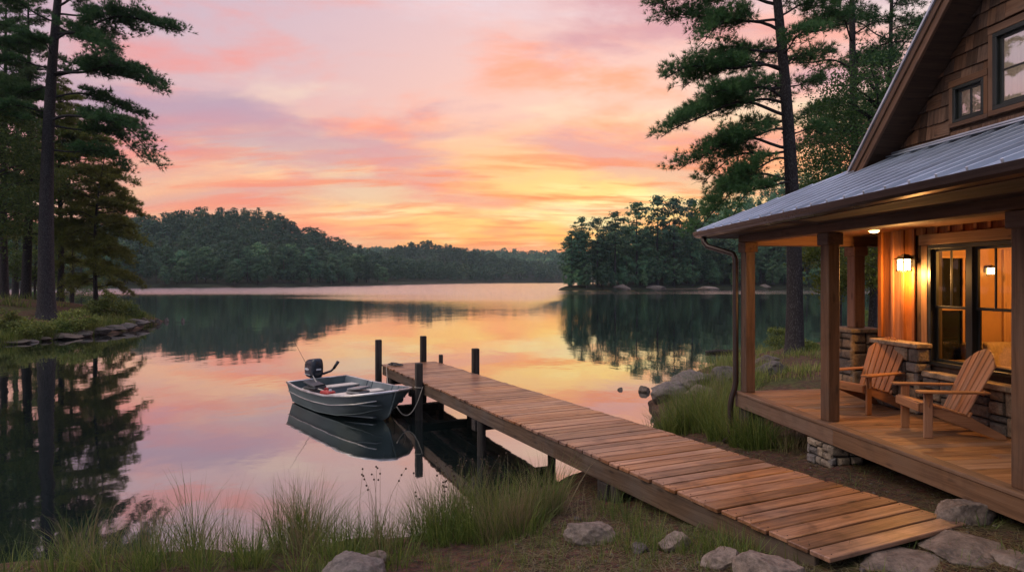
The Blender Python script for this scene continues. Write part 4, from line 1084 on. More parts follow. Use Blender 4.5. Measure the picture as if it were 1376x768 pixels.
def heap(c, r, h_, n, turns, el_=1.4, ang=0):
    pts = []
    for i in range(n):
        f = i/(n-1); a = f*turns*2*math.pi; q = r*(.45+.55*abs(math.sin(f*9.1+1)))
        x, y = q*el_*math.cos(a)+rr.uniform(-.015, .015), q*math.sin(a)+rr.uniform(-.015, .015)
        pts.append(Vector(c)+Vector((x*math.cos(ang)-y*math.sin(ang), x*math.sin(ang)+y*math.cos(ang), h_*(.2+.8*f)*(.6+.4*math.sin(f*23)))))
    return pts
rope('rope_heap', 'dark rope heaped round the cleat at the dock end', [p+Vector((0,0,.02)) for p in heap(CLEAT, .13, .07, 90, 4, 1.7, BH+.3)], .011, M['dark_rope'])
rope('rope_coil', 'dark rope and tackle piled in the bow of the boat', [p+Vector((0,0,.01)) for p in heap(bw_(.84*BL, .0, .405), .17, .12, 120, 9, 1.2, 0)], .015, M['dark_rope'])
# oars lying across the stern benches
for k_, (a, b_) in enumerate((((.16*BL, -.42, .43), (.60*BL, -.16, .30)), ((.62*BL, .30, .11), (.80*BL, .34, .50)))):
    a, b_ = bw_(*a), bw_(*b_); t_ = thing('oar', ('wooden oar lying from the stern bench into the boat', 'dark oar propped inside the bow of the boat')[k_], 'oar', a)
    mb = MB(); mb.tube([Vector((0,0,0)), (b_-a)*.85], .016, 8); mb.build('shaft', M['bench'] if k_ == 0 else M['vinyl'], t_)
    mb = MB(); mb.bar((b_-a)*.80, (b_-a), .12, .014); mb.build('blade', M['bench'] if k_ == 0 else M['vinyl'], t_, bevel=.005)
# ------------------------------------------------------------------ rocks
ROCKS = []
def rock(loc, size, seed, label, mat='rock', rotz=0.0, cuts=13, group=None, sink=.36, name='rock'):
    q = random.Random(seed); bm_ = __import__('bmesh').new()
    __import__('bmesh').ops.create_icosphere(bm_, subdivisions=5, radius=1.0)
    co = np.array([v.co[:] for v in bm_.verts]); fcs = np.array([[v.index for v in f.verts] for f in bm_.faces]); bm_.free()
    for i in range(cuts):
        nv = np.array([q.gauss(0, 1), q.gauss(0, 1), q.gauss(0, .8)]); nv /= np.linalg.norm(nv)
        dd = q.uniform(.58, .86); e = np.maximum(co@nv-dd, 0); co = co-np.outer(e*.93, nv)
    off = Vector((q.uniform(0, 50), q.uniform(0, 50), q.uniform(0, 50)))
    ds = np.array([mnoise.fractal(Vector(c)*1.7+off, 1.0, 2.0, 3)*.10+mnoise.fractal(Vector(c)*5+off, .9, 2.1, 5)*.055 for c in co])
    co = co*(1+ds[:, None])
    co *= np.array(size)/2/np.abs(co).max(0)
    ca, sa = math.cos(rotz), math.sin(rotz); co = np.stack([co[:, 0]*ca-co[:, 1]*sa, co[:, 0]*sa+co[:, 1]*ca, co[:, 2]], 1)
    o = np_mesh(name, co, fcs, M[mat], smooth=True)
    o.location = (loc[0], loc[1], loc[2]+size[2]*(.5-sink)); tag(o, label, 'rock', group); ROCKS.append((loc, size)); return o
def rock_px(px, py, wpx, hpx, seed, label, depth=1.0, flat=None, d_=None, **kw):
    """px,py: middle of the rock's foot in the photo; wpx,hpx: its outline"""
    g = G(px, py) if d_ is None else P(px, py, d_); wd = wpx/F_PX*g.y; h_ = hpx/F_PX*g.y
    sink = kw.pop('sink', .40)
    return rock((g.x, g.y+wd*depth*.35, g.z), (wd*1.05, wd*depth, h_/(1-sink)*1.05), seed, label, sink=sink, **kw)
# near bank and dock foot
rock_px(472, 788, 92, 30, 1, 'grey flat boulder among grass at the bottom edge, mostly cut off', .8)
rock_px(505, 762, 36, 17, 2, 'small brown rounded rock beside the cut off grey boulder', .9)
rock_px(797, 732, 74, 26, 3, 'pale grey boulder at the water edge left of the dock', .7, mat='slab')
rock_px(908, 740, 44, 20, 4, 'small pale grey rock on bare soil beside the dock beam', .8, mat='slab')
rock_px(862, 742, 22, 12, 5, 'little buff stone on bare soil near the dock', .9)
rock_px(978, 764, 62, 22, 6, 'low grey rock under the grass edge below the dock beam', .7, mat='slab')
rock_px(1045, 790, 96, 36, 8, 'brown boulder at the bottom edge by the dock end', .8, mat='slab')
rock_px(1312, 706, 92, 30, 9, 'wide brown rock between the dock end and the porch', .75, mat='slab')
def slab(px, py, wpx, dep, seed, label):
    g = G(px, py); wd = wpx/F_PX*g.y
    rock((g.x, g.y, g.z), (wd*1.12, dep*1.2, .13), seed, label, mat='slab', cuts=16, sink=.5, name='stepping_stone', rotz=.25)
slab(1216, 757, 140, .52, 11, 'large flat stepping stone right at the end of the dock')
slab(1300, 737, 130, .55, 12, 'flat stepping stone between the dock end and the frame edge')
slab(1392, 764, 70, .45, 13, 'flat stepping stone cut off by the frame corner')
# shore to the right of the dock
rock_px(868, 527, 18, 8, 20, 'small dark rock alone in the water before the shore boulders', .8)
rock_px(900, 538, 52, 27, 21, 'brown rounded boulder standing in the lake beside the grass', .8)
rock_px(940, 521, 62, 24, 22, 'long tilted grey boulder behind the rounded shore boulder', 1.1)
rock_px(944, 536, 44, 16, 23, 'pale flat slab rock in front of the tilted boulder', .9, mat='slab')
rock_px(977, 514, 42, 20, 24, 'grey rock half hidden behind the downspout', .9)
rock_px(1040, 502, 50, 16, 25, 'flat grey rock lying on the grass below the tall pine', .7)
rock_px(1036, 489, 34, 14, 26, 'dark mossy rock beside the pine roots', .8)
rock_px(834, 524, 8, 4, 27, 'tiny stone breaking the calm water surface', .8, sink=.5)
# rocky foot of the wooded bank on the left
q_ = random.Random(9)
LB = [(10,462,50,13),(48,457,34,8),(72,455,60,14),(98,452,44,12),(108,451,34,15),(126,448,42,15),(150,443,40,12),(163,441,36,14),(178,436,42,16),(190,433,20,12),(199,434,16,10),(36,460,26,10),(134,446,20,8)]
lbl = ['flat rock at the far left end of the bank edge','low dark rock in the row along the left bank','long flat ledge rock at the foot of the left bank','grey ledge rock below the bushes of the left bank','tilted rock under the round bush on the left bank','broad flat rock in the middle of the left bank edge','dark ledge rock near the bank tip','pale topped rock near the bank tip','long slab rock below the yellow bushes at the bank tip','dark rock under the last bush of the bank','last rock of the row at the bank tip','small brown rock between two ledges on the left bank','little stone beside the broad flat rock of the left bank']
for i, (px, py, w_, h_) in enumerate(LB): rock_px(px, py, w_*.8, h_*.5, 40+i, lbl[i], .8, sink=.35)
for i, (px, py, w_, h_, l_) in enumerate(((211,433,8,5,'small rock in the water just off the bank tip'),(222,432,8,6,'dark rock second from the end of the line off the bank tip'),(245,432,6,5,'dark rock farthest out in the water off the bank tip'))): rock_px(px, py, w_, h_, 60+i, l_, .8, sink=.5)
# pale outcrops on the wooded point
for i, (px, py, w_, h_, l_) in enumerate(((835,389,26,7,'pale rock outcrop at the waterline of the wooded point'),(880,388,34,6,'long pale outcrop under the trees of the wooded point'),(955,389,30,5,'low pale outcrop seen beside the porch roof corner'),(1030,386,16,4,'small pale outcrop seen between porch posts'))): rock_px(px, py, w_, h_, 70+i, l_, .5, mat='slab', sink=.4)
# floating log
lg = thing('log', 'dark fallen log lying in the lake behind the porch downspout', 'log', G(972, 474), .12)
mb = MB(); mb.tube([(-.75,0,.03),(-.3,.02,.06),(.3,0,.05),(1.3,.05,.09)], [.07,.085,.09,.08], 10); mb.build('trunk', M['bark'], lg)
mb = MB(); mb.tube([(.4,0,.1),(.5,-.1,.22)], [.03,.015], 6); mb.build('branch_stub', M['bark'], lg)

# ------------------------------------------------------------------ trees
def unit(v): return v/np.maximum(np.linalg.norm(v, axis=1, keepdims=True), 1e-9)
def tufts(C, Dr, n, L, Wd, spread, rg):
    """n thin needles from every point C around direction Dr"""
    N = len(C); c = np.repeat(C, n, 0); d_ = np.repeat(Dr, n, 0)
    v = unit(d_+spread*unit(rg.normal(size=(N*n, 3)))); l_ = L*rg.uniform(.65, 1.15, (N*n, 1))
    s = unit(np.cross(v, rg.normal(size=(N*n, 3))))*Wd*.5
    vs = np.stack([c-s, c+s, c+v*l_], 1).reshape(-1, 3)
    r = np.repeat(rg.uniform(0, 1, N), n)*.7+rg.uniform(0, .3, N*n)
    return vs, r
def leaves(C, size, rg, flat=0.0, asp=.62, nrm=None):
    """one diamond leaf at every point C"""
    N = len(C); nrm = unit(rg.normal(size=(N, 3))+np.array([0, 0, flat])) if nrm is None else unit(nrm+.38*unit(rg.normal(size=(N, 3)))); a = unit(np.cross(nrm, rg.normal(size=(N, 3)))); b_ = np.cross(nrm, a)
    sz = size*rg.uniform(.6, 1.25, (N, 1))
    return np.stack([C-a*sz*.55, C+b_*sz*asp*.45, C+a*sz*.55, C-b_*sz*asp*.45], 1).reshape(-1, 4, 3).reshape(-1, 3)
def bez(p, f):
    i = min(int(f*(len(p)-1)), len(p)-2); t_ = f*(len(p)-1)-i; return p[i].lerp(p[i+1], t_)
def pine(name, label, base, height, r0, lean, limbs, seed, mat='needle', group=None, needle=(.17, .013, 16), dens=1.0, sub=1.0, parent_mat='bark'):
    """limbs: (height fraction, azimuth deg, length, rise at tip, droop)"""
    q = random.Random(seed); rg = np.random.default_rng(seed)
    base = Vector(base); t_ = thing(name, label, 'tree', base-Vector((0, 0, .25)), 0, group)
    tk = [Vector((lean[0]*f*f+.10*math.sin(f*5+seed), lean[1]*f*f+.08*math.sin(f*4+seed*2), height*f)) for f in np.linspace(0, 1, 22)]
    rad = [r0*(1.0-.86*f)*(1+.55*math.exp(-f*height/.45)) for f in np.linspace(0, 1, 22)]
    tk2 = [tk[0], tk[0].lerp(tk[1], .2), tk[0].lerp(tk[1], .5)]+tk[1:]; rad2 = [r0*1.75, r0*1.35, r0*1.12]+rad[1:]
    mb = MB(); mb.tube(tk2, rad2, 14)
    C, Dn = [], []
    for hf, az_d, L, rise, droop in limbs:
        a = math.radians(az_d); st_ = bez(tk, hf); dx, dy = math.cos(a), math.sin(a)
        pts = []; ks = q.uniform(-.12, .12); ph = q.uniform(0, 6)
        for f in np.linspace(0, 1, 13):
            side = ks*L*f*f+.05*L*math.sin(f*6+ph)*f
            pts.append(st_+Vector((dx*L*f-dy*side, dy*L*f+dx*side, rise*f-droop*f*f*f+.16*L*f*(1-f)*1.2+.03*L*math.sin(f*9+ph))))
        rb_ = max(.014, min(rad[min(21, int(hf*21))]*.36, .010*L+.010))
        mb.tube(pts, [rb_*(1-.88*f)+.006 for f in np.linspace(0, 1, 13)], 6, caps=False)
        ns = max(5, int(L*6.2*sub))
        for i in range(ns):
            f = .26+.74*((i+q.random()*.8)/ns); f = min(f, 1.0)
            p0 = bez(pts, f); sg = 1 if i % 2 else -1
            ang = a+sg*math.radians(q.uniform(25, 72))*(1 if f < .97 else .2); l_ = (.26*L*(1-f)**.8+.38)*q.uniform(.65, 1.15)
            up = q.uniform(.0, .45)
            sp = [p0+Vector((math.cos(ang)*l_*g_, math.sin(ang)*l_*g_, l_*(up*g_-.25*g_*g_+.05*math.sin(g_*7+i)))) for g_ in (0, .3, .6, 1.0)]
            mb.tube(sp, [.010+.004*L*.3, .008, .006, .004], 4, caps=False)
            nc_ = max(2, int(l_/.20*dens))
            for k_ in range(nc_):
                g_ = min(1.0, .25+.8*(k_+q.random()*.7)/nc_); pp = bez(sp, g_); w_ = .085*(1+L*.10)
                pp = pp+Vector((q.gauss(0, .05), q.gauss(0, .05), q.uniform(-.02, .10)))
                for m2 in range(6):
                    o2 = Vector((q.gauss(0, 1), q.gauss(0, 1), q.gauss(.25, .6)))*w_
                    C.append((pp+o2)[:]); Dn.append((math.cos(ang)*.4+o2.x*5, math.sin(ang)*.4+o2.y*5, .5+o2.z*5))
    mb.build('trunk', M[parent_mat], t_, smooth=True)
    vs, r = tufts(np.array(C), np.array(Dn), needle[2], needle[0], needle[1], 1.15, rg)
    np_mesh('crown', vs, np.arange(len(vs)).reshape(-1, 3), M[mat], t_, r)
    return t_
def random_limbs(q, z0, z1, n, Lmid, height, bias=None, droop=.5, Ltop=.6):
    res = []
    for i in range(n):
        z = z0+(z1-z0)*(i+q.random())/n; f = (z-z0)/(z1-z0)
        az_ = (i*137.5+q.uniform(-30, 30)) % 360 if bias is None or q.random() > .5 else bias+q.uniform(-55, 55)
        L = (Lmid*(1-f)+Ltop*f)*q.uniform(.65, 1.15)*(.75+.5*min(1, f*4))
        res.append((z/height, az_, L, L*(.02+.35*f), droop*L*.45*(1-f)))
    return res
def broadleaf(name, label, base, height, r0, crown, nclump, nleaf, lsize, seed, mat='leaf', group=None, barkm='bark', lean=(0, 0), cat='tree'):
    """crown: (centre height, radius across, radius up)"""
    q = random.Random(seed); rg = np.random.default_rng(seed); base = Vector(base)
    t_ = thing(name, label, cat, base-Vector((0, 0, .15)), 0, group); ch, cr, cu = crown
    tk = [Vector((lean[0]*f+.12*math.sin(f*4+seed)*r0*6, lean[1]*f+.1*math.sin(f*5+seed*2)*r0*6, height*.86*f)) for f in np.linspace(0, 1, 12)]
    mb = MB(); mb.tube([tk[0], tk[0].lerp(tk[1], .4)]+tk[1:], [r0*1.5, r0*1.1]+[r0*(1-.85*f) for f in np.linspace(.09, 1, 11)], 10)
    C = []
    for i in range(nclump):
        v = np.array([q.gauss(0, 1), q.gauss(0, 1), q.gauss(0, 1)]); v /= np.linalg.norm(v); rr_ = q.uniform(.35, 1.0)**.6
        c = Vector((lean[0]+v[0]*cr*rr_*q.uniform(.8, 1.1), lean[1]+v[1]*cr*rr_*q.uniform(.8, 1.1), ch+v[2]*cu*rr_))
        s_ = bez(tk, max(.15, min(.97, (c.z-.35*cr*rr_)/(height*.86)))); m_ = s_.lerp(c, .5)+Vector((0, 0, .06*cr))
        mb.tube([s_, m_, c], [r0*.22+.004, r0*.12+.003, .004], 5, caps=False)
        n_ = int(nleaf*q.uniform(.5, 1.4)); sp = cr*q.uniform(.14, .24)
        C.append(rg.normal(size=(n_, 3))*np.array([sp, sp, sp*.6])+np.array(c[:]))
    mb.build('trunk', M[barkm], t_, smooth=True)
    C = np.concatenate(C); vs = leaves(C, lsize, rg, .5)
    np_mesh('crown', vs, np.arange(len(vs)).reshape(-1, 4), M[mat], t_, rg.uniform(0, 1, len(C)))
    return t_
def at(px, dist): x = (px-CX)/F_PX*dist; return Vector((x, dist, max(gz(x, dist), .0)))
def zpix(py, dist): return EYE-(py-HY)/F_PX*dist

# the tall pine on the left bank, limbs as in the photograph
b0 = at(62, 34.0); H = 27.0; f_ = lambda py, dd=34.0: (zpix(py, dd)-b0.z+.25)/H
q = random.Random(21)
lim = [(f_(4), -8, 5.4, 1.2, .8), (f_(20), 12, 4.3, .3, .9), (f_(46), -6, 7.4, .6, .5), (f_(52), -22, 5.6, -.5, 2.0), (f_(98), 8, 5.6, .2, .6), (f_(104), -12, 6.9, .3, 1.4), (f_(128), 25, 4.6, .1, 1.0), (f_(166), -8, 6.9, .5, 3.2), (f_(172), 30, 4.6, .2, 1.6), (f_(205), 5, 4.2, .1, 1.0),
       (f_(60), 175, 3.6, .3, .4), (f_(90), 200, 3.2, .1, .4), (f_(120), 160, 3.4, .2, .8), (f_(150), 215, 2.6, .0, .6), (f_(30), 240, 3.8, .8, .5), (f_(35), 100, 4.0, .6, .5), (f_(75), -75, 2.6, .5, .4)]
lim += random_limbs(q, zpix(-10, 34), 26.4, 26, 5.2, H, None, .3)
pine('pine_tree', 'tallest pine with bare straight trunk at the edge of the left bank', b0, H, .42, (1.35, .3), lim, 21, needle=(.25, .024, 15), dens=.95)
def gen_pine(px, dd, H, r0, z0f, n, Lm, seed, label, lean=(.3, 0), bias=None, droop=.5, mat='needle', nd=(.24, .026, 13), dens=.8, group=None, name='pine_tree'):
    q = random.Random(seed); b_ = at(px, dd)
    return pine(name, label, b_, H, r0, lean, random_limbs(q, H*z0f, H*.985, n, Lm, H, bias, droop), seed, mat, group, nd, dens, .85)
gen_pine(36, 42, 21, .30, .34, 46, 4.2, 31, 'pine with dark trunk just left of the tallest bank pine', (.2, 0))
gen_pine(79, 43, 15.5, .22, .26, 56, 6.0, 32, 'bushy pine behind the tallest bank pine with layered drooping limbs', (.3, 0), -5, .9, 'needle_warm')
gen_pine(127, 41, 10.8, .15, .14, 40, 3.4, 33, 'slender young pine nearest the water at the bank tip', (.7, 0), 0, .9, 'needle_warm')
gen_pine(6, 46, 23, .30, .26, 54, 4.6, 34, 'pine at the left frame edge behind the bank', (.0, 0))
gen_pine(-34, 41, 20, .30, .30, 34, 4.8, 35, 'pine beyond the left frame edge reaching into view', (.5, 0))
gen_pine(22, 58, 22, .28, .2, 38, 4.6, 36, 'farther pine standing between the two dark left bank trunks', (0, 0))
gen_pine(-70, 34, 23, .32, .35, 32, 4.6, 37, 'pine standing outside the frame on the left bank', (0, 0))
gen_pine(95, 60, 17, .22, .14, 36, 4.4, 38, 'far pine on the left bank filling the gap under the drooping limbs', (0, 0), None, .7, 'needle_warm')
broadleaf('broadleaf_tree', 'leafy green tree at the left frame edge among the pines', at(-8, 35.0), 12.5, .16, (7.6, 3.2, 4.4), 70, 260, .15, 41)
broadleaf('broadleaf_tree', 'low leafy tree between the dark trunks on the left bank', at(48, 52), 8.0, .10, (4.2, 2.4, 2.8), 40, 220, .17, 42)
# the pine behind the porch roof corner, limbs as in the photograph
b0 = at(1066, 19.6); H = 19.5; f_ = lambda py: (zpix(py, 19.6)-b0.z+.25)/H
lim = [(f_(-20), 172, 4.0, .8, .3), (f_(2), 182, 3.9, .5, .5), (f_(44), 176, 3.7, .9, .3), (f_(30), 190, 2.9, -.1, .9), (f_(66), 168, 3.0, -.1, .9), (f_(97), 186, 3.9, .1, .4), (f_(92), 165, 3.0, .3, .4), (f_(114), 178, 3.3, -.5, .7), (f_(130), 196, 2.7, .1, .3), (f_(150), 183, 4.1, .1, 1.1), (f_(140), 160, 3.2, .2, .6),
       (f_(176), 190, 2.6, -.5, .4), (f_(195), 180, 3.6, .1, 1.0), (f_(204), 166, 2.7, -.1, .8), (f_(215), 195, 2.5, -.5, .9), (f_(238), 184, 3.1, -.1, 1.9), (f_(240), 160, 3.0, -.2, 1.3), (f_(248), 205, 2.6, -.3, 1.0),
       (f_(20), 10, 1.9, .6, .1), (f_(50), -10, 2.1, .8, .1), (f_(84), 20, 1.6, .6, .2), (f_(120), 5, 1.3, .4, .1), (f_(180), -5, 1.2, .2, .2), (f_(60), 95, 2.6, .3, .4), (f_(110), 80, 2.4, .3, .4), (f_(160), 110, 2.6, .2, .5), (f_(75), -90, 1.8, .3, .2)]
q = random.Random(51); lim += random_limbs(q, zpix(-24, 19.6)-b0.z, 19.2, 26, 4.0, H, None, .3)
pine('pine_tree', 'large pine with long limbs rising behind the porch roof corner', b0, H, .265, (-1.3, .2), lim, 51, needle=(.19, .016, 17), dens=1.15, sub=1.1)
gen_pine(1149, 26, 22, .24, .36, 36, 3.4, 52, 'second pine trunk standing behind the house roof slope', (-.1, 0), None, .4, nd=(.2, .018, 14))
gen_pine(1199, 28, 21, .19, .42, 30, 3.6, 53, 'third pine trunk close beside the gable edge', (.0, 0), None, .4, nd=(.2, .018, 14))
gen_pine(1265, 30, 22, .24, .4, 28, 3.4, 54, 'pine hidden behind the house gable', (0, 0), None, .4, nd=(.22, .02, 12), dens=.6)
broadleaf('broadleaf_tree', 'leafy tree in front of the second pine behind the porch roof', at(1177, 21.5), 10.8, .15, (7.0, 2.4, 3.2), 64, 330, .10, 61)
broadleaf('broadleaf_tree', 'leafy tree with thin crown between the two pines behind the roof', at(1128, 25.5), 10.5, .10, (7.2, 2.0, 3.4), 46, 280, .11, 62)
broadleaf('maple_sapling', 'small bright green maple seen through the porch posts', at(1128, 22.5), 4.3, .05, (3.1, 1.5, 1.25), 34, 130, .13, 63, 'leaf_bright', None, 'bark_pale', (-.4, 0))
broadleaf('maple_sapling', 'bright green maple seen beside the house corner', at(1186, 19.5), 4.0, .05, (2.9, 1.1, 1.2), 26, 120, .12, 64, 'leaf_bright', None, 'bark_pale')
# bushes
def bush(px, py, wpx, hpx, seed, label, mat='shrub', n=26, nl=110, ls=.07, name='shrub'):
    g = G(px, py); wd = wpx/F_PX*g.y; h_ = hpx/F_PX*g.y
    return broadleaf(name, label, g, h_*.9, .02, (h_*.52, wd*.5, h_*.46), n, nl, ls, seed, mat, None, 'bark', (0, 0), 'shrub')
bush(1044, 468, 34, 34, 71, 'bright leafy shrub left of the pine trunk by the water')
bush(1086, 470, 26, 18, 72, 'low green shrub right of the pine trunk by the water')
bush(1172, 445, 26, 44, 73, 'leafy shrub between the stone pier and the house corner', ls=.06)
bush(104, 446, 46, 34, 74, 'round green bush on the left bank edge', ls=.11)
bush(38, 450, 60, 24, 75, 'low wide bush at the foot of the tallest pine bank', ls=.11)
bush(12, 446, 34, 34, 76, 'green bush at the left frame edge of the bank', ls=.11)
bush(150, 428, 40, 40, 77, 'tall yellow green bush near the bank tip', ls=.12)
bush(170, 428, 30, 24, 78, 'yellow bush just behind the bank tip rocks', ls=.11)
bush(186, 430, 16, 18, 79, 'last small bush on the bank tip', ls=.10)
bush(128, 424, 34, 24, 80, 'bush at the foot of the slender young pine', ls=.11)
bush(110, 404, 60, 40, 82, 'thicket behind the trunks of the left bank', 'leaf', 40, 120, .16)
bush(72, 446, 40, 18, 83, 'low bush between the round bush and the bank edge', ls=.11)
bush(48, 402, 22, 14, 84, 'small bush behind the tallest pine trunk', 'leaf', ls=.13)
bush(885, 585, 44, 34, 86, 'thin reddish twiggy bush beside the dock', 'shrub', 18, 26, .035, 'twiggy_bush')
bush(1178, 647, 16, 16, 87, 'little green seedling on the soil between dock and porch', 'leaf_bright', 8, 10, .055, 'seedling')

# far trees: a few kinds, copied along the shores
def far_broad(seed, h_, wd, n=60, nl=44, ls=.8):
    q = random.Random(seed); rg = np.random.default_rng(seed); C, Nn = [], []
    for i in range(n):
        f = q.random()**.85; z = h_*(.16+.80*f); rad = wd*.5*(math.sin(math.pi*min(1, (.2+.80*f)*.95))**.7)*q.uniform(.6, 1.0); a = q.uniform(0, 6.283)
        s_ = wd*q.uniform(.09, .15); o_ = unit(rg.normal(size=(nl, 3)))*rg.uniform(.5, 1.6, (nl, 1)); cc = np.array([rad*math.cos(a), rad*math.sin(a), z])
        C.append(o_*[s_, s_, s_*.75]+cc); Nn.append(unit(o_)*1.0+np.array([math.cos(a)*.5, math.sin(a)*.5, .55]))
    C = np.concatenate(C); return leaves(C, ls, rg, .6, .85, np.concatenate(Nn)), rg.uniform(0, 1, len(C))
def far_pine(seed, h_, wd, n=30, nl=30, ls=.62, lo=.3):
    q = random.Random(seed); rg = np.random.default_rng(seed); C, Nn = [], []
    for i in range(n):
        f = (i+q.random())/n; z = h_*(lo+(.99-lo)*f); rad = wd*.5*(math.sin(math.pi*min(1, .22+.74*f))**.8)*q.uniform(.15, 1.15); a = i*2.4+q.uniform(-.7, .7)
        s_ = wd*q.uniform(.07, .14); k_ = int(nl*q.uniform(.5, 1.3)); o_ = unit(rg.normal(size=(k_, 3)))*rg.uniform(.3, 1.5, (k_, 1)); cc = np.array([rad*math.cos(a), rad*math.sin(a), z])
        C.append(o_*[s_*1.3, s_*1.3, s_*.5]+cc); Nn.append(unit(o_)*.8+np.array([math.cos(a)*.5, math.sin(a)*.5, .7]))
    C = np.concatenate(C); return leaves(C, ls, rg, 1.0, .7, np.concatenate(Nn)), rg.uniform(0, 1, len(C))
protos = []
fq = random.Random(77)
for i in range(9):
    is_p = i >= 4
    h_ = 17.0; vs, r = (far_pine(200+i, h_, fq.uniform(6.6, 9.0), (58, 50, 36, 30, 46)[i-4], 56, .52, (.10, .22, .40, .48, .30)[i-4]) if is_p else far_broad(200+i, h_, fq.uniform(8.0, 10.5), 64, 70, .62))
    me_v = np.arange(len(vs)).reshape(-1, 4)
    root = thing('pine_tree' if is_p else 'broadleaf_tree', 'x', 'tree', (0, 0, -500))
    np_mesh('crown', vs, me_v, M['far_pine' if is_p else 'far_leaf'], root, r)
    mb = MB(); mb.tube([(0,0,-1),(.1,.05,h_*.4),(0,.1,h_*.95)], [.26,.19,.04], 7); mb.build('trunk', M['bark_pale' if fq.random() < .45 else 'bark'], root)
    protos.append(root)
def wood_rows(poly, rows, step, group, lab_p, lab_b, seed, hrange, pshare, cap_=999):
    q = random.Random(seed); n_ = 0
    for off, hs in rows:
        for (x1, y1), (x2, y2) in zip(poly, poly[1:]):
            L = math.hypot(x2-x1, y2-y1); nx, ny = (y2-y1)/L, -(x2-x1)/L
            k = max(1, int(L/step))
            for i in range(k):
                f = (i+q.uniform(.1, .9))/k; x, y = x1+(x2-x1)*f+nx*off+q.gauss(0, step*.22), y1+(y2-y1)*f+ny*off+q.gauss(0, step*.22)
                sd_ = float(lake_sd([x], [y])[0])
                px = CX+x/y*F_PX
                if sd_ < .8 or px < -140 or px > 1280 or n_ >= cap_: continue
                is_p = q.random() < pshare; pr = q.choice(protos[4:] if is_p else protos[:4])
                s_ = hs*q.uniform(*hrange); c = copy_tree(pr, (x, y, gz(x, y)-.2), q.uniform(0, 6.28), (s_*q.uniform(.85, 1.15), s_*q.uniform(.85, 1.15), s_))
                c['label'] = lab_p if is_p else lab_b; c['group'] = group; n_ += 1
    return n_
point = [(300,206),(200,206),(130,205),(100,208),(74,204),(55,199),(40,190),(28,183),(20,177.5),(14,178)][::-1]
point = [(p[0], p[1]) for p in point]
pt_rows = [(-1.6, .6), (-6, .9), (-12, 1.05), (-19, 1.2), (-27, 1.25)]
n1_ = wood_rows(point[:-1], pt_rows[:1], 4.6, 'trees of the wooded point across the lake', 'dark pine in the wood on the point across the lake', 'rounded green tree in the wood on the point across the lake', 1, (.45, 1.0), .25)
n2_ = wood_rows(point[:-1], pt_rows[1:4], 5.0, 'trees of the wooded point across the lake', 'dark pine in the wood on the point across the lake', 'rounded green tree in the wood on the point across the lake', 2, (.72, 1.2), .62, 150)
# ragged tall pines that stand out at the tip of the point
for i, (px, dd, top, l_) in enumerate(((768,181,308,'ragged pine at the very tip of the wooded point'),(786,184,312,'shorter ragged pine second from the tip of the wooded point'),(803,186,291,'tall ragged pine third from the tip of the wooded point'),(826,190,283,'tall pine with open crown left of the tallest trees on the point'),(856,194,270,'tall pine in the middle of the wooded point skyline'),(884,198,262,'tallest ragged pine on the skyline of the wooded point'),(905,200,264,'tall pine beside the tallest ragged pine on the point'),(930,203,266,'tall pine of the point just behind the near pine limbs'))):
    b_ = at(px, dd); h_ = zpix(top, dd)-b_.z; pr = protos[6+i % 2]; c = copy_tree(pr, b_-Vector((0, 0, .2)), i*1.9, (h_/17*1.05, h_/17*1.05, h_/17*1.0), l_)
    c['group'] = 'ragged pines standing out on the wooded point'
leftshore = [(-300,200),(-220,235),(-155,249),(-135,262),(-116,277),(-104,300),(-90,330),(-74,375)][::-1]
n1_ += wood_rows(point[:-1], [(-3.6, .48)], 4.6, 'trees of the wooded point across the lake', 'dark pine in the wood on the point across the lake', 'rounded green tree in the wood on the point across the lake', 9, (.6, 1.2), .1)
n1_ += wood_rows(point[:-1], [(-.9, .26)], 4.2, 'bushes along the waterline of the wooded point', 'low dark bush at the waterline of the wooded point', 'low green bush at the waterline of the wooded point', 7, (.6, 1.5), .0)
n3_ = wood_rows(leftshore, [(1.6, .65), (7, 1.0), (15, 1.1)], 6.4, 'trees along the foot of the left hill', 'pine in the wood at the foot of the left hill', 'rounded tree in the wood at the foot of the left hill', 3, (.62, 1.15), .4, 120)
for p_ in protos:
    for c in list(p_.children): bpy.data.objects.remove(c)
    bpy.data.objects.remove(p_)
print('far trees', n1_, n2_, n3_)
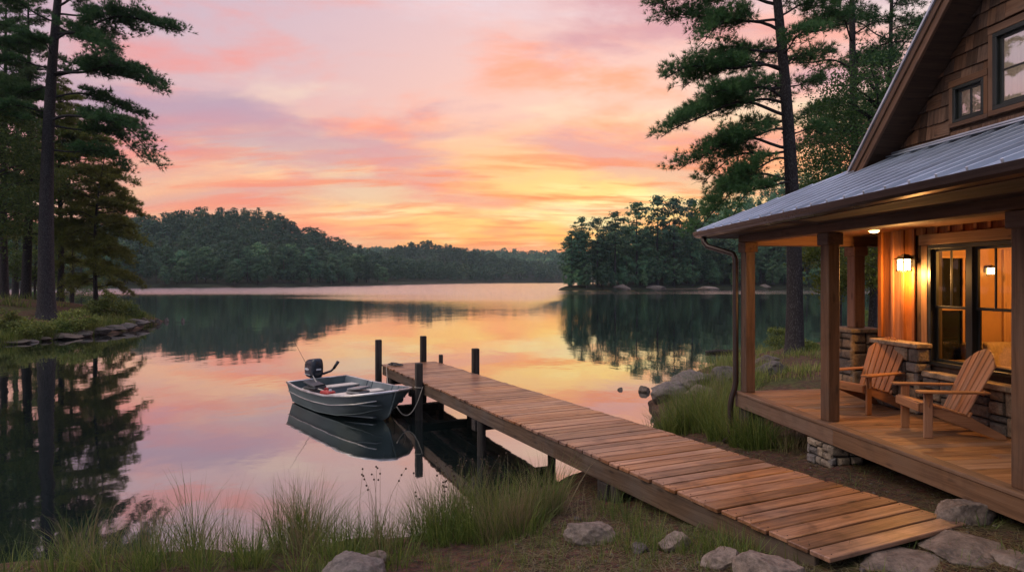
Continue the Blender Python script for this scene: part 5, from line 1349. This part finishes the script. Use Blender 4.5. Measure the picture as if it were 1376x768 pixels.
# the wooded hillsides, one mass per hill
def hill_wood(name, label, xr, yr, step, hgt, wd, ls, nl, seed, mask=None):
    rg = np.random.default_rng(seed)
    vars_ = [far_broad(300+i, 1.0, wd/hgt, 20, nl, ls/hgt) if i < 3 else far_pine(300+i, 1.0, wd/hgt*.8, 20, nl, ls/hgt, .2) for i in range(5)]
    xs, ys = np.meshgrid(np.arange(*xr, step), np.arange(*yr, step)); xs = xs.ravel()+rg.uniform(-.5, .5, xs.size)*step; ys = ys.ravel()+rg.uniform(-.5, .5, ys.size)*step
    sd_ = lake_sd(xs, ys); px = CX+xs/ys*F_PX; ok = (sd_ > 2) & (px > -120) & (px < 1250)
    if mask is not None: ok &= mask(xs, ys, sd_)
    xs, ys = xs[ok], ys[ok]; zs = ground_z(xs, ys)
    V_, R_ = [], []
    kind = rg.integers(0, 5, len(xs))
    for k in range(5):
        idx = np.where(kind == k)[0]
        if not len(idx): continue
        v, r = vars_[k]; s_ = hgt*rg.uniform(.7, 1.2, len(idx)); a = rg.uniform(0, 6.28, len(idx))
        ca, sa = np.cos(a)[:, None], np.sin(a)[:, None]
        vx = (v[None, :, 0]*ca-v[None, :, 1]*sa)*s_[:, None]+xs[idx][:, None]; vy = (v[None, :, 0]*sa+v[None, :, 1]*ca)*s_[:, None]+ys[idx][:, None]; vz = v[None, :, 2]*s_[:, None]+zs[idx][:, None]-.3
        V_.append(np.stack([vx, vy, vz], -1).reshape(-1, 3)); R_.append(np.clip((r[None]*.45+rg.uniform(0, .55, (len(idx), 1))), 0, 1).ravel())
    V_ = np.concatenate(V_); o = np_mesh(name, V_, np.arange(len(V_)).reshape(-1, 4), M['far_leaf'], None, np.concatenate(R_))
    print(name, len(xs)); return tag(o, label, 'wood', kind='stuff')
hill_wood('hillside_wood', 'unbroken green wood covering the left hill', (-420, -20), (260, 560), 8.0, 14.5, 10, 1.0, 20, 1, lambda x, y, s: (s > 14) & (x < -.02*y-10))
hill_wood('hillside_wood', 'wood covering the middle hill at the head of the lake', (-200, 60), (565, 860), 9.5, 15, 11, 1.7, 9, 2)
hill_wood('hillside_wood', 'hazy wood on the farthest ridge beyond the lake', (-420, 320), (880, 1260), 14, 16, 15, 2.8, 7, 3)
hill_wood('hillside_wood', 'wood covering the hill behind the wooded point', (18, 330), (205, 420), 6.0, 16, 9, .85, 20, 4, lambda x, y, s: (s > 12))

# ------------------------------------------------------------------ grasses
def blades(bases, length, width, rg, lean=.5, bend=.6, seg=4, outward=None):
    """curved tapering blades"""
    N = len(bases); az_ = rg.uniform(0, 2*math.pi, N) if outward is None else outward; L = length*rg.uniform(.5, 1.15, N)
    ln = np.abs(rg.normal(0, lean, N)); bd = np.abs(rg.normal(0, bend, N))
    side = np.stack([-np.sin(az_+rg.normal(0, .8, N)), np.cos(az_+rg.normal(0, .8, N)), np.zeros(N)], 1)
    dirh = np.stack([np.cos(az_), np.sin(az_), np.zeros(N)], 1); rows = []
    p = bases.copy(); ang = ln.copy()
    for k in range(seg+1):
        f = k/seg; wd = (width*rg.uniform(.7, 1.2, N)*(1-f**1.6*.93))[:, None] if np.isscalar(width) else (width*(1-f**1.6*.93))[:, None]
        rows.append(p-side*wd*.5); rows.append(p+side*wd*.5)
        ang = ang+bd*1.3*f/seg*1.6
        p = p+(dirh*np.sin(ang)[:, None]+np.array([0, 0, 1.0])*np.cos(ang)[:, None])*(L/seg)[:, None]
    V_ = np.stack(rows, 1); n2 = 2*(seg+1)
    base_i = (np.arange(N)*n2)[:, None]; fl = []
    for k in range(seg): fl.append(np.stack([base_i[:, 0]+2*k, base_i[:, 0]+2*k+1, base_i[:, 0]+2*k+3, base_i[:, 0]+2*k+2], 1))
    F_ = np.stack(fl, 1).reshape(-1, 4)
    return V_.reshape(-1, 3), F_, np.repeat(rg.uniform(0, 1, N), seg)
class Grass:
    def __init__(self): self.V = []; self.F = []; self.R = []; self.n = 0
    def tussock(self, x, y, n, rad, length, width, rg, lean=.35, bend=.7, shift=0.0):
        a = rg.uniform(0, 6.283, n); rr_ = rad*np.sqrt(rg.uniform(0, 1, n)); bx, by = x+rr_*np.cos(a), y+rr_*np.sin(a)
        z = np.maximum(ground_z(bx, by), -.12)-.02
        v, f, r = blades(np.stack([bx, by, z], 1), length, width, rg, lean, bend, 4, a+rg.normal(0, .7, n))
        self.V.append(v); self.F.append(f+self.n); self.R.append(np.clip(r*.8+shift, 0, 1)); self.n += len(v)
    def build(self, name, label, mat):
        o = np_mesh(name, np.concatenate(self.V), np.concatenate(self.F), M[mat], None, np.concatenate(self.R)); return tag(o, label, 'grass', kind='stuff')
rg = np.random.default_rng(5)
near, dry = Grass(), Grass()
def tpx(gr, px, dd, n, rad, length, width=.0068, **kw):
    x = (px-CX)/F_PX*dd; kw.setdefault('lean', .42); kw.setdefault('bend', .95); gr.tussock(x, dd, max(20, int(n*.62)), rad*.85, length*1.15, width, rg, **kw)
for px, dd, n, rad, L in ((35,6.1,60,.28,.42),(98,6.3,130,.16,.55),(140,6.2,100,.24,.42),(190,6.2,110,.2,.46),(228,6.15,90,.22,.42),(262,6.35,190,.13,.78),(300,6.0,60,.22,.42),(345,6.1,60,.2,.4),(385,6.4,380,.19,.66),(415,6.5,420,.18,.68),(440,6.2,260,.2,.5),(470,6.3,200,.2,.4),(500,6.35,260,.18,.46),(530,6.3,200,.2,.42),(572,6.6,420,.2,.56),(600,6.8,460,.22,.60),(632,6.9,460,.22,.62),(660,6.7,460,.22,.62),(690,6.6,420,.22,.56),(715,6.9,420,.2,.55),(738,7.1,380,.18,.62),(600,6.3,360,.25,.5),(650,6.25,360,.25,.5),(700,6.1,260,.25,.42)):
    tpx(near, px, dd, n, rad, L)
for i in range(26): tpx(near, rg.uniform(-20, 560), rg.uniform(5.3, 6.0), int(rg.integers(70, 150)), .16, rg.uniform(.26, .46), .006)
for px in (110, 200, 262, 395, 420, 515): tpx(dry, px, rg.uniform(6.0, 6.4), 130, .2, .62, .005, bend=1.1)
for px, dd, n, rad, L in ((120,6.0,120,.3,.5),(205,6.3,140,.3,.55),(300,6.4,80,.2,.7),(400,6.5,110,.22,.75),(590,6.7,120,.25,.75),(668,6.2,420,.22,.5),(692,6.3,420,.2,.55),(640,6.9,120,.25,.75),(720,6.8,120,.2,.7),(742,6.9,130,.2,.66),(780,6.3,60,.2,.4)):
    tpx(dry, px, dd, n, rad, L, .0045, lean=.3, bend=.6)
for i in range(240):                                       # short turf on the bare bank
    px, py = rg.uniform(560, 1100), rg.uniform(700, 790)
    g = G(px, py)
    if abs((g-D(.5, .1)).dot((NR_-NL).normalized())) < .85 and g.y > 4.3 and px > 850: continue
    if .012*(g.x*31 % 7) > .05 and px > 800: continue
    near.tussock(g.x, g.y, int(rg.integers(6, 34)), .09, float(rg.uniform(.08, .2)), .0045, rg, .5, .5)
for px, py, k, L in ((868,722,160,.28),(845,735,140,.22),(900,735,120,.2),(930,738,120,.24),(960,742,140,.26),(1000,752,160,.25),(990,738,120,.28),(1085,752,70,.2),(840,700,110,.3),(815,690,110,.32)):
    g = G(px, py); near.tussock(g.x, g.y, k, .16, L, .005, rg, .45, .6)
for loc, size in ROCKS[:11]:
    for k in range(7):
        a = rg.uniform(0, 6.28); near.tussock(loc[0]+math.cos(a)*size[0]*.5, loc[1]+math.sin(a)*size[1]*.5, int(rg.integers(6, 22)), .06, float(rg.uniform(.08, .2)), .0045, rg, .5, .7)
near.build('shore_grass', 'long green grass along the near water edge', 'grass'); dry.build('dry_grass', 'straw coloured grass blades mixed into the near bank', 'dry_grass')
# grasses between the dock and the porch and along the right-hand shore
side, sdry = Grass(), Grass()
for px, dd, n, rad, L in ((905,11.2,700,.32,.62),(930,11.0,900,.36,.70),(955,10.8,900,.36,.72),(985,10.4,800,.34,.66),(940,12.2,800,.4,.7),(915,13.2,600,.4,.6),(960,12.8,700,.45,.66),(985,12.2,600,.4,.66),(1000,9.0,700,.24,.56),(1020,8.7,600,.22,.52),(972,9.8,700,.28,.6),(1045,8.6,260,.3,.34),(950,15,500,.5,.5),(975,16,500,.5,.5),(1000,14,400,.5,.5)):
    tpx(side, px, dd, n, rad, L, .0085)
for px, dd, n, rad, L in ((930,11.3,300,.4,.66),(950,12.4,300,.4,.6),(1005,9.1,200,.25,.5),(960,13.5,300,.5,.6),(985,11.5,300,.4,.6),(1010,9.4,160,.3,.5),(900,12.4,120,.3,.6),(995,16,300,.6,.5),(1062,8.4,200,.3,.35),(880,11.8,60,.25,.5)):
    tpx(sdry, px, dd, n, rad, L, .007, lean=.35, bend=.7)
for px, py, k, L in ((985,488,420,.5),(975,484,420,.5),(1000,478,420,.55),(1015,474,420,.5),(1030,470,300,.5),(1010,487,300,.4),(1050,480,300,.3),(1080,478,300,.3),(1095,474,260,.35),(1075,498,420,.3),(1060,502,420,.3),(1090,503,300,.28),(1025,497,300,.35),(1000,503,420,.45),(990,512,420,.4),(1020,510,300,.32),(965,494,300,.5),(1150,470,300,.4),(1125,480,300,.3)):
    g = G(px, py); side.tussock(g.x, g.y, int(k*.45), .7, L, .013, rg, .45, .7, shift=.22)
for i in range(60):
    g = G(rg.uniform(990, 1200), rg.uniform(590, 690)); 
    side.tussock(g.x, g.y, int(rg.integers(4, 14)), .1, float(rg.uniform(.06, .16)), .005, rg, .6, .5)
side.build('side_grass', 'thick green grass between the dock and the porch corner', 'grass'); sdry.build('dry_grass', 'straw coloured grass beside the porch corner', 'dry_grass')
bankg = Grass()
for i in range(95):
    px = rg.uniform(-20, 200); f = np.clip((px)/205, 0, 1); py = 464-30*f-abs(rg.normal(0, 6))-1
    g = G(px, py); 
    if g.z < .03: continue
    bankg.tussock(g.x, g.y, 60, .5, .55, .025, rg, .4, .5, shift=.15)
for i in range(22):
    g = G(rg.uniform(-10, 190), rg.uniform(398, 412)); bankg.tussock(g.x, g.y, 60, .7, .5, .03, rg, .4, .5, shift=.1)
bankg.build('bank_grass', 'grass along the rocky edge of the wooded left bank', 'grass')
# rushes with brown heads over the near grass
rv = MB(); rh = MB(); q = random.Random(8)
for i in range(34):
    px = q.choice([q.gauss(610, 22), q.gauss(668, 16), q.gauss(600, 12), q.gauss(505, 8)]); dd = q.uniform(6.5, 7.0); b_ = at(px, dd); hgt = q.uniform(.5, .82); dx, dy = q.gauss(0, .1), q.gauss(0, .08)
    pts = [b_+Vector((dx*f*f, dy*f*f, hgt*f)) for f in (0, .35, .7, 1)]; rv.tube(pts, [.003, .0028, .0022, .0016], 4)
    for k in range(q.choice([1, 2, 3])): 
        c = bez(pts, 1-.09*k)+Vector((q.gauss(0, .012), q.gauss(0, .01), 0)); rh.lathe([(.002,-.012),(.010,-.005),(.011,.004),(.003,.012)], c, 6)
o = rv.build('rush_stems', M['dry_grass'], None); tag(o, 'thin rush stems standing above the near grass', 'rushes', kind='stuff')
o = rh.build('rush_heads', M['rush'], None); tag(o, 'small brown seed heads on the rush stems', 'seed heads', kind='stuff')
# twigs and needles lying on the bare soil
lt = np.random.default_rng(3); n_ = 9000
px_, py_l = lt.uniform(700, 1376, n_), lt.uniform(600, 775, n_); pts = []
ds = np.full(n_, 5.0)
for it in range(12):
    xx = (px_-CX)/F_PX*ds; zz_ = ground_z(xx, ds); ds = np.clip(F_PX*(EYE-zz_)/(py_l-HY), 3, 12)
xx = (px_-CX)/F_PX*ds; zz_ = ground_z(xx, ds); ok = zz_ > .05
xx, ds, zz_ = xx[ok], ds[ok], zz_[ok]; N = len(xx); a = lt.uniform(0, 6.28, N); L = lt.uniform(.04, .16, N); wv = .0032
dv = np.stack([np.cos(a)*L, np.sin(a)*L, lt.uniform(-.004, .012, N)], 1); sv = np.stack([-np.sin(a)*wv, np.cos(a)*wv, np.zeros(N)], 1); b_ = np.stack([xx, ds, zz_+.004], 1)
V_ = np.stack([b_-sv, b_+sv, b_+dv+sv*.6, b_+dv-sv*.6], 1).reshape(-1, 3)
o = np_mesh('pine_litter', V_, np.arange(len(V_)).reshape(-1, 4), M['dry_grass'], None, lt.uniform(0, .6, N)); tag(o, 'fallen pine needles and twigs on the bare soil', 'litter', kind='stuff')

# small stones scattered on the bare soil
pq = np.random.default_rng(11); pebv, pebf, pebr, cnt = [], [], [], 0
oct_v = np.array([(1,0,0),(-1,0,0),(0,1,0),(0,-1,0),(0,0,1),(0,0,-1),(.62,.62,.5),(-.62,.62,.5),(-.62,-.62,.5),(.62,-.62,.5)]); oct_f = [(4,0,6),(4,6,2),(4,2,7),(4,7,1),(4,1,8),(4,8,3),(4,3,9),(4,9,0),(5,6,0),(5,2,6),(5,7,2),(5,1,7),(5,8,1),(5,3,8),(5,9,3),(5,0,9)]
for i in range(520):
    g = G(pq.uniform(690, 1376), pq.uniform(640, 790)) if i % 3 else G(pq.uniform(860, 1120), pq.uniform(575, 660))
    if g.z < .02: continue
    s_ = pq.uniform(.006, .022)*(2.2 if pq.random() < .07 else 1); v = oct_v*(1+pq.uniform(-.25, .25, (10, 1)))*[s_, s_*pq.uniform(.6, 1), s_*.55]; a = pq.uniform(0, 6.28)
    v = np.stack([v[:, 0]*math.cos(a)-v[:, 1]*math.sin(a), v[:, 0]*math.sin(a)+v[:, 1]*math.cos(a), v[:, 2]], 1)+np.array([g.x, g.y, g.z+s_*.15])
    pebv.append(v); pebf.append(np.array(oct_f)+cnt); cnt += 10; pebr += [pq.random()]*16
o = np_mesh('gravel', np.concatenate(pebv), np.concatenate(pebf), M['rock'], None, pebr); tag(o, 'small stones scattered over the bare soil by the dock', 'gravel', kind='stuff')
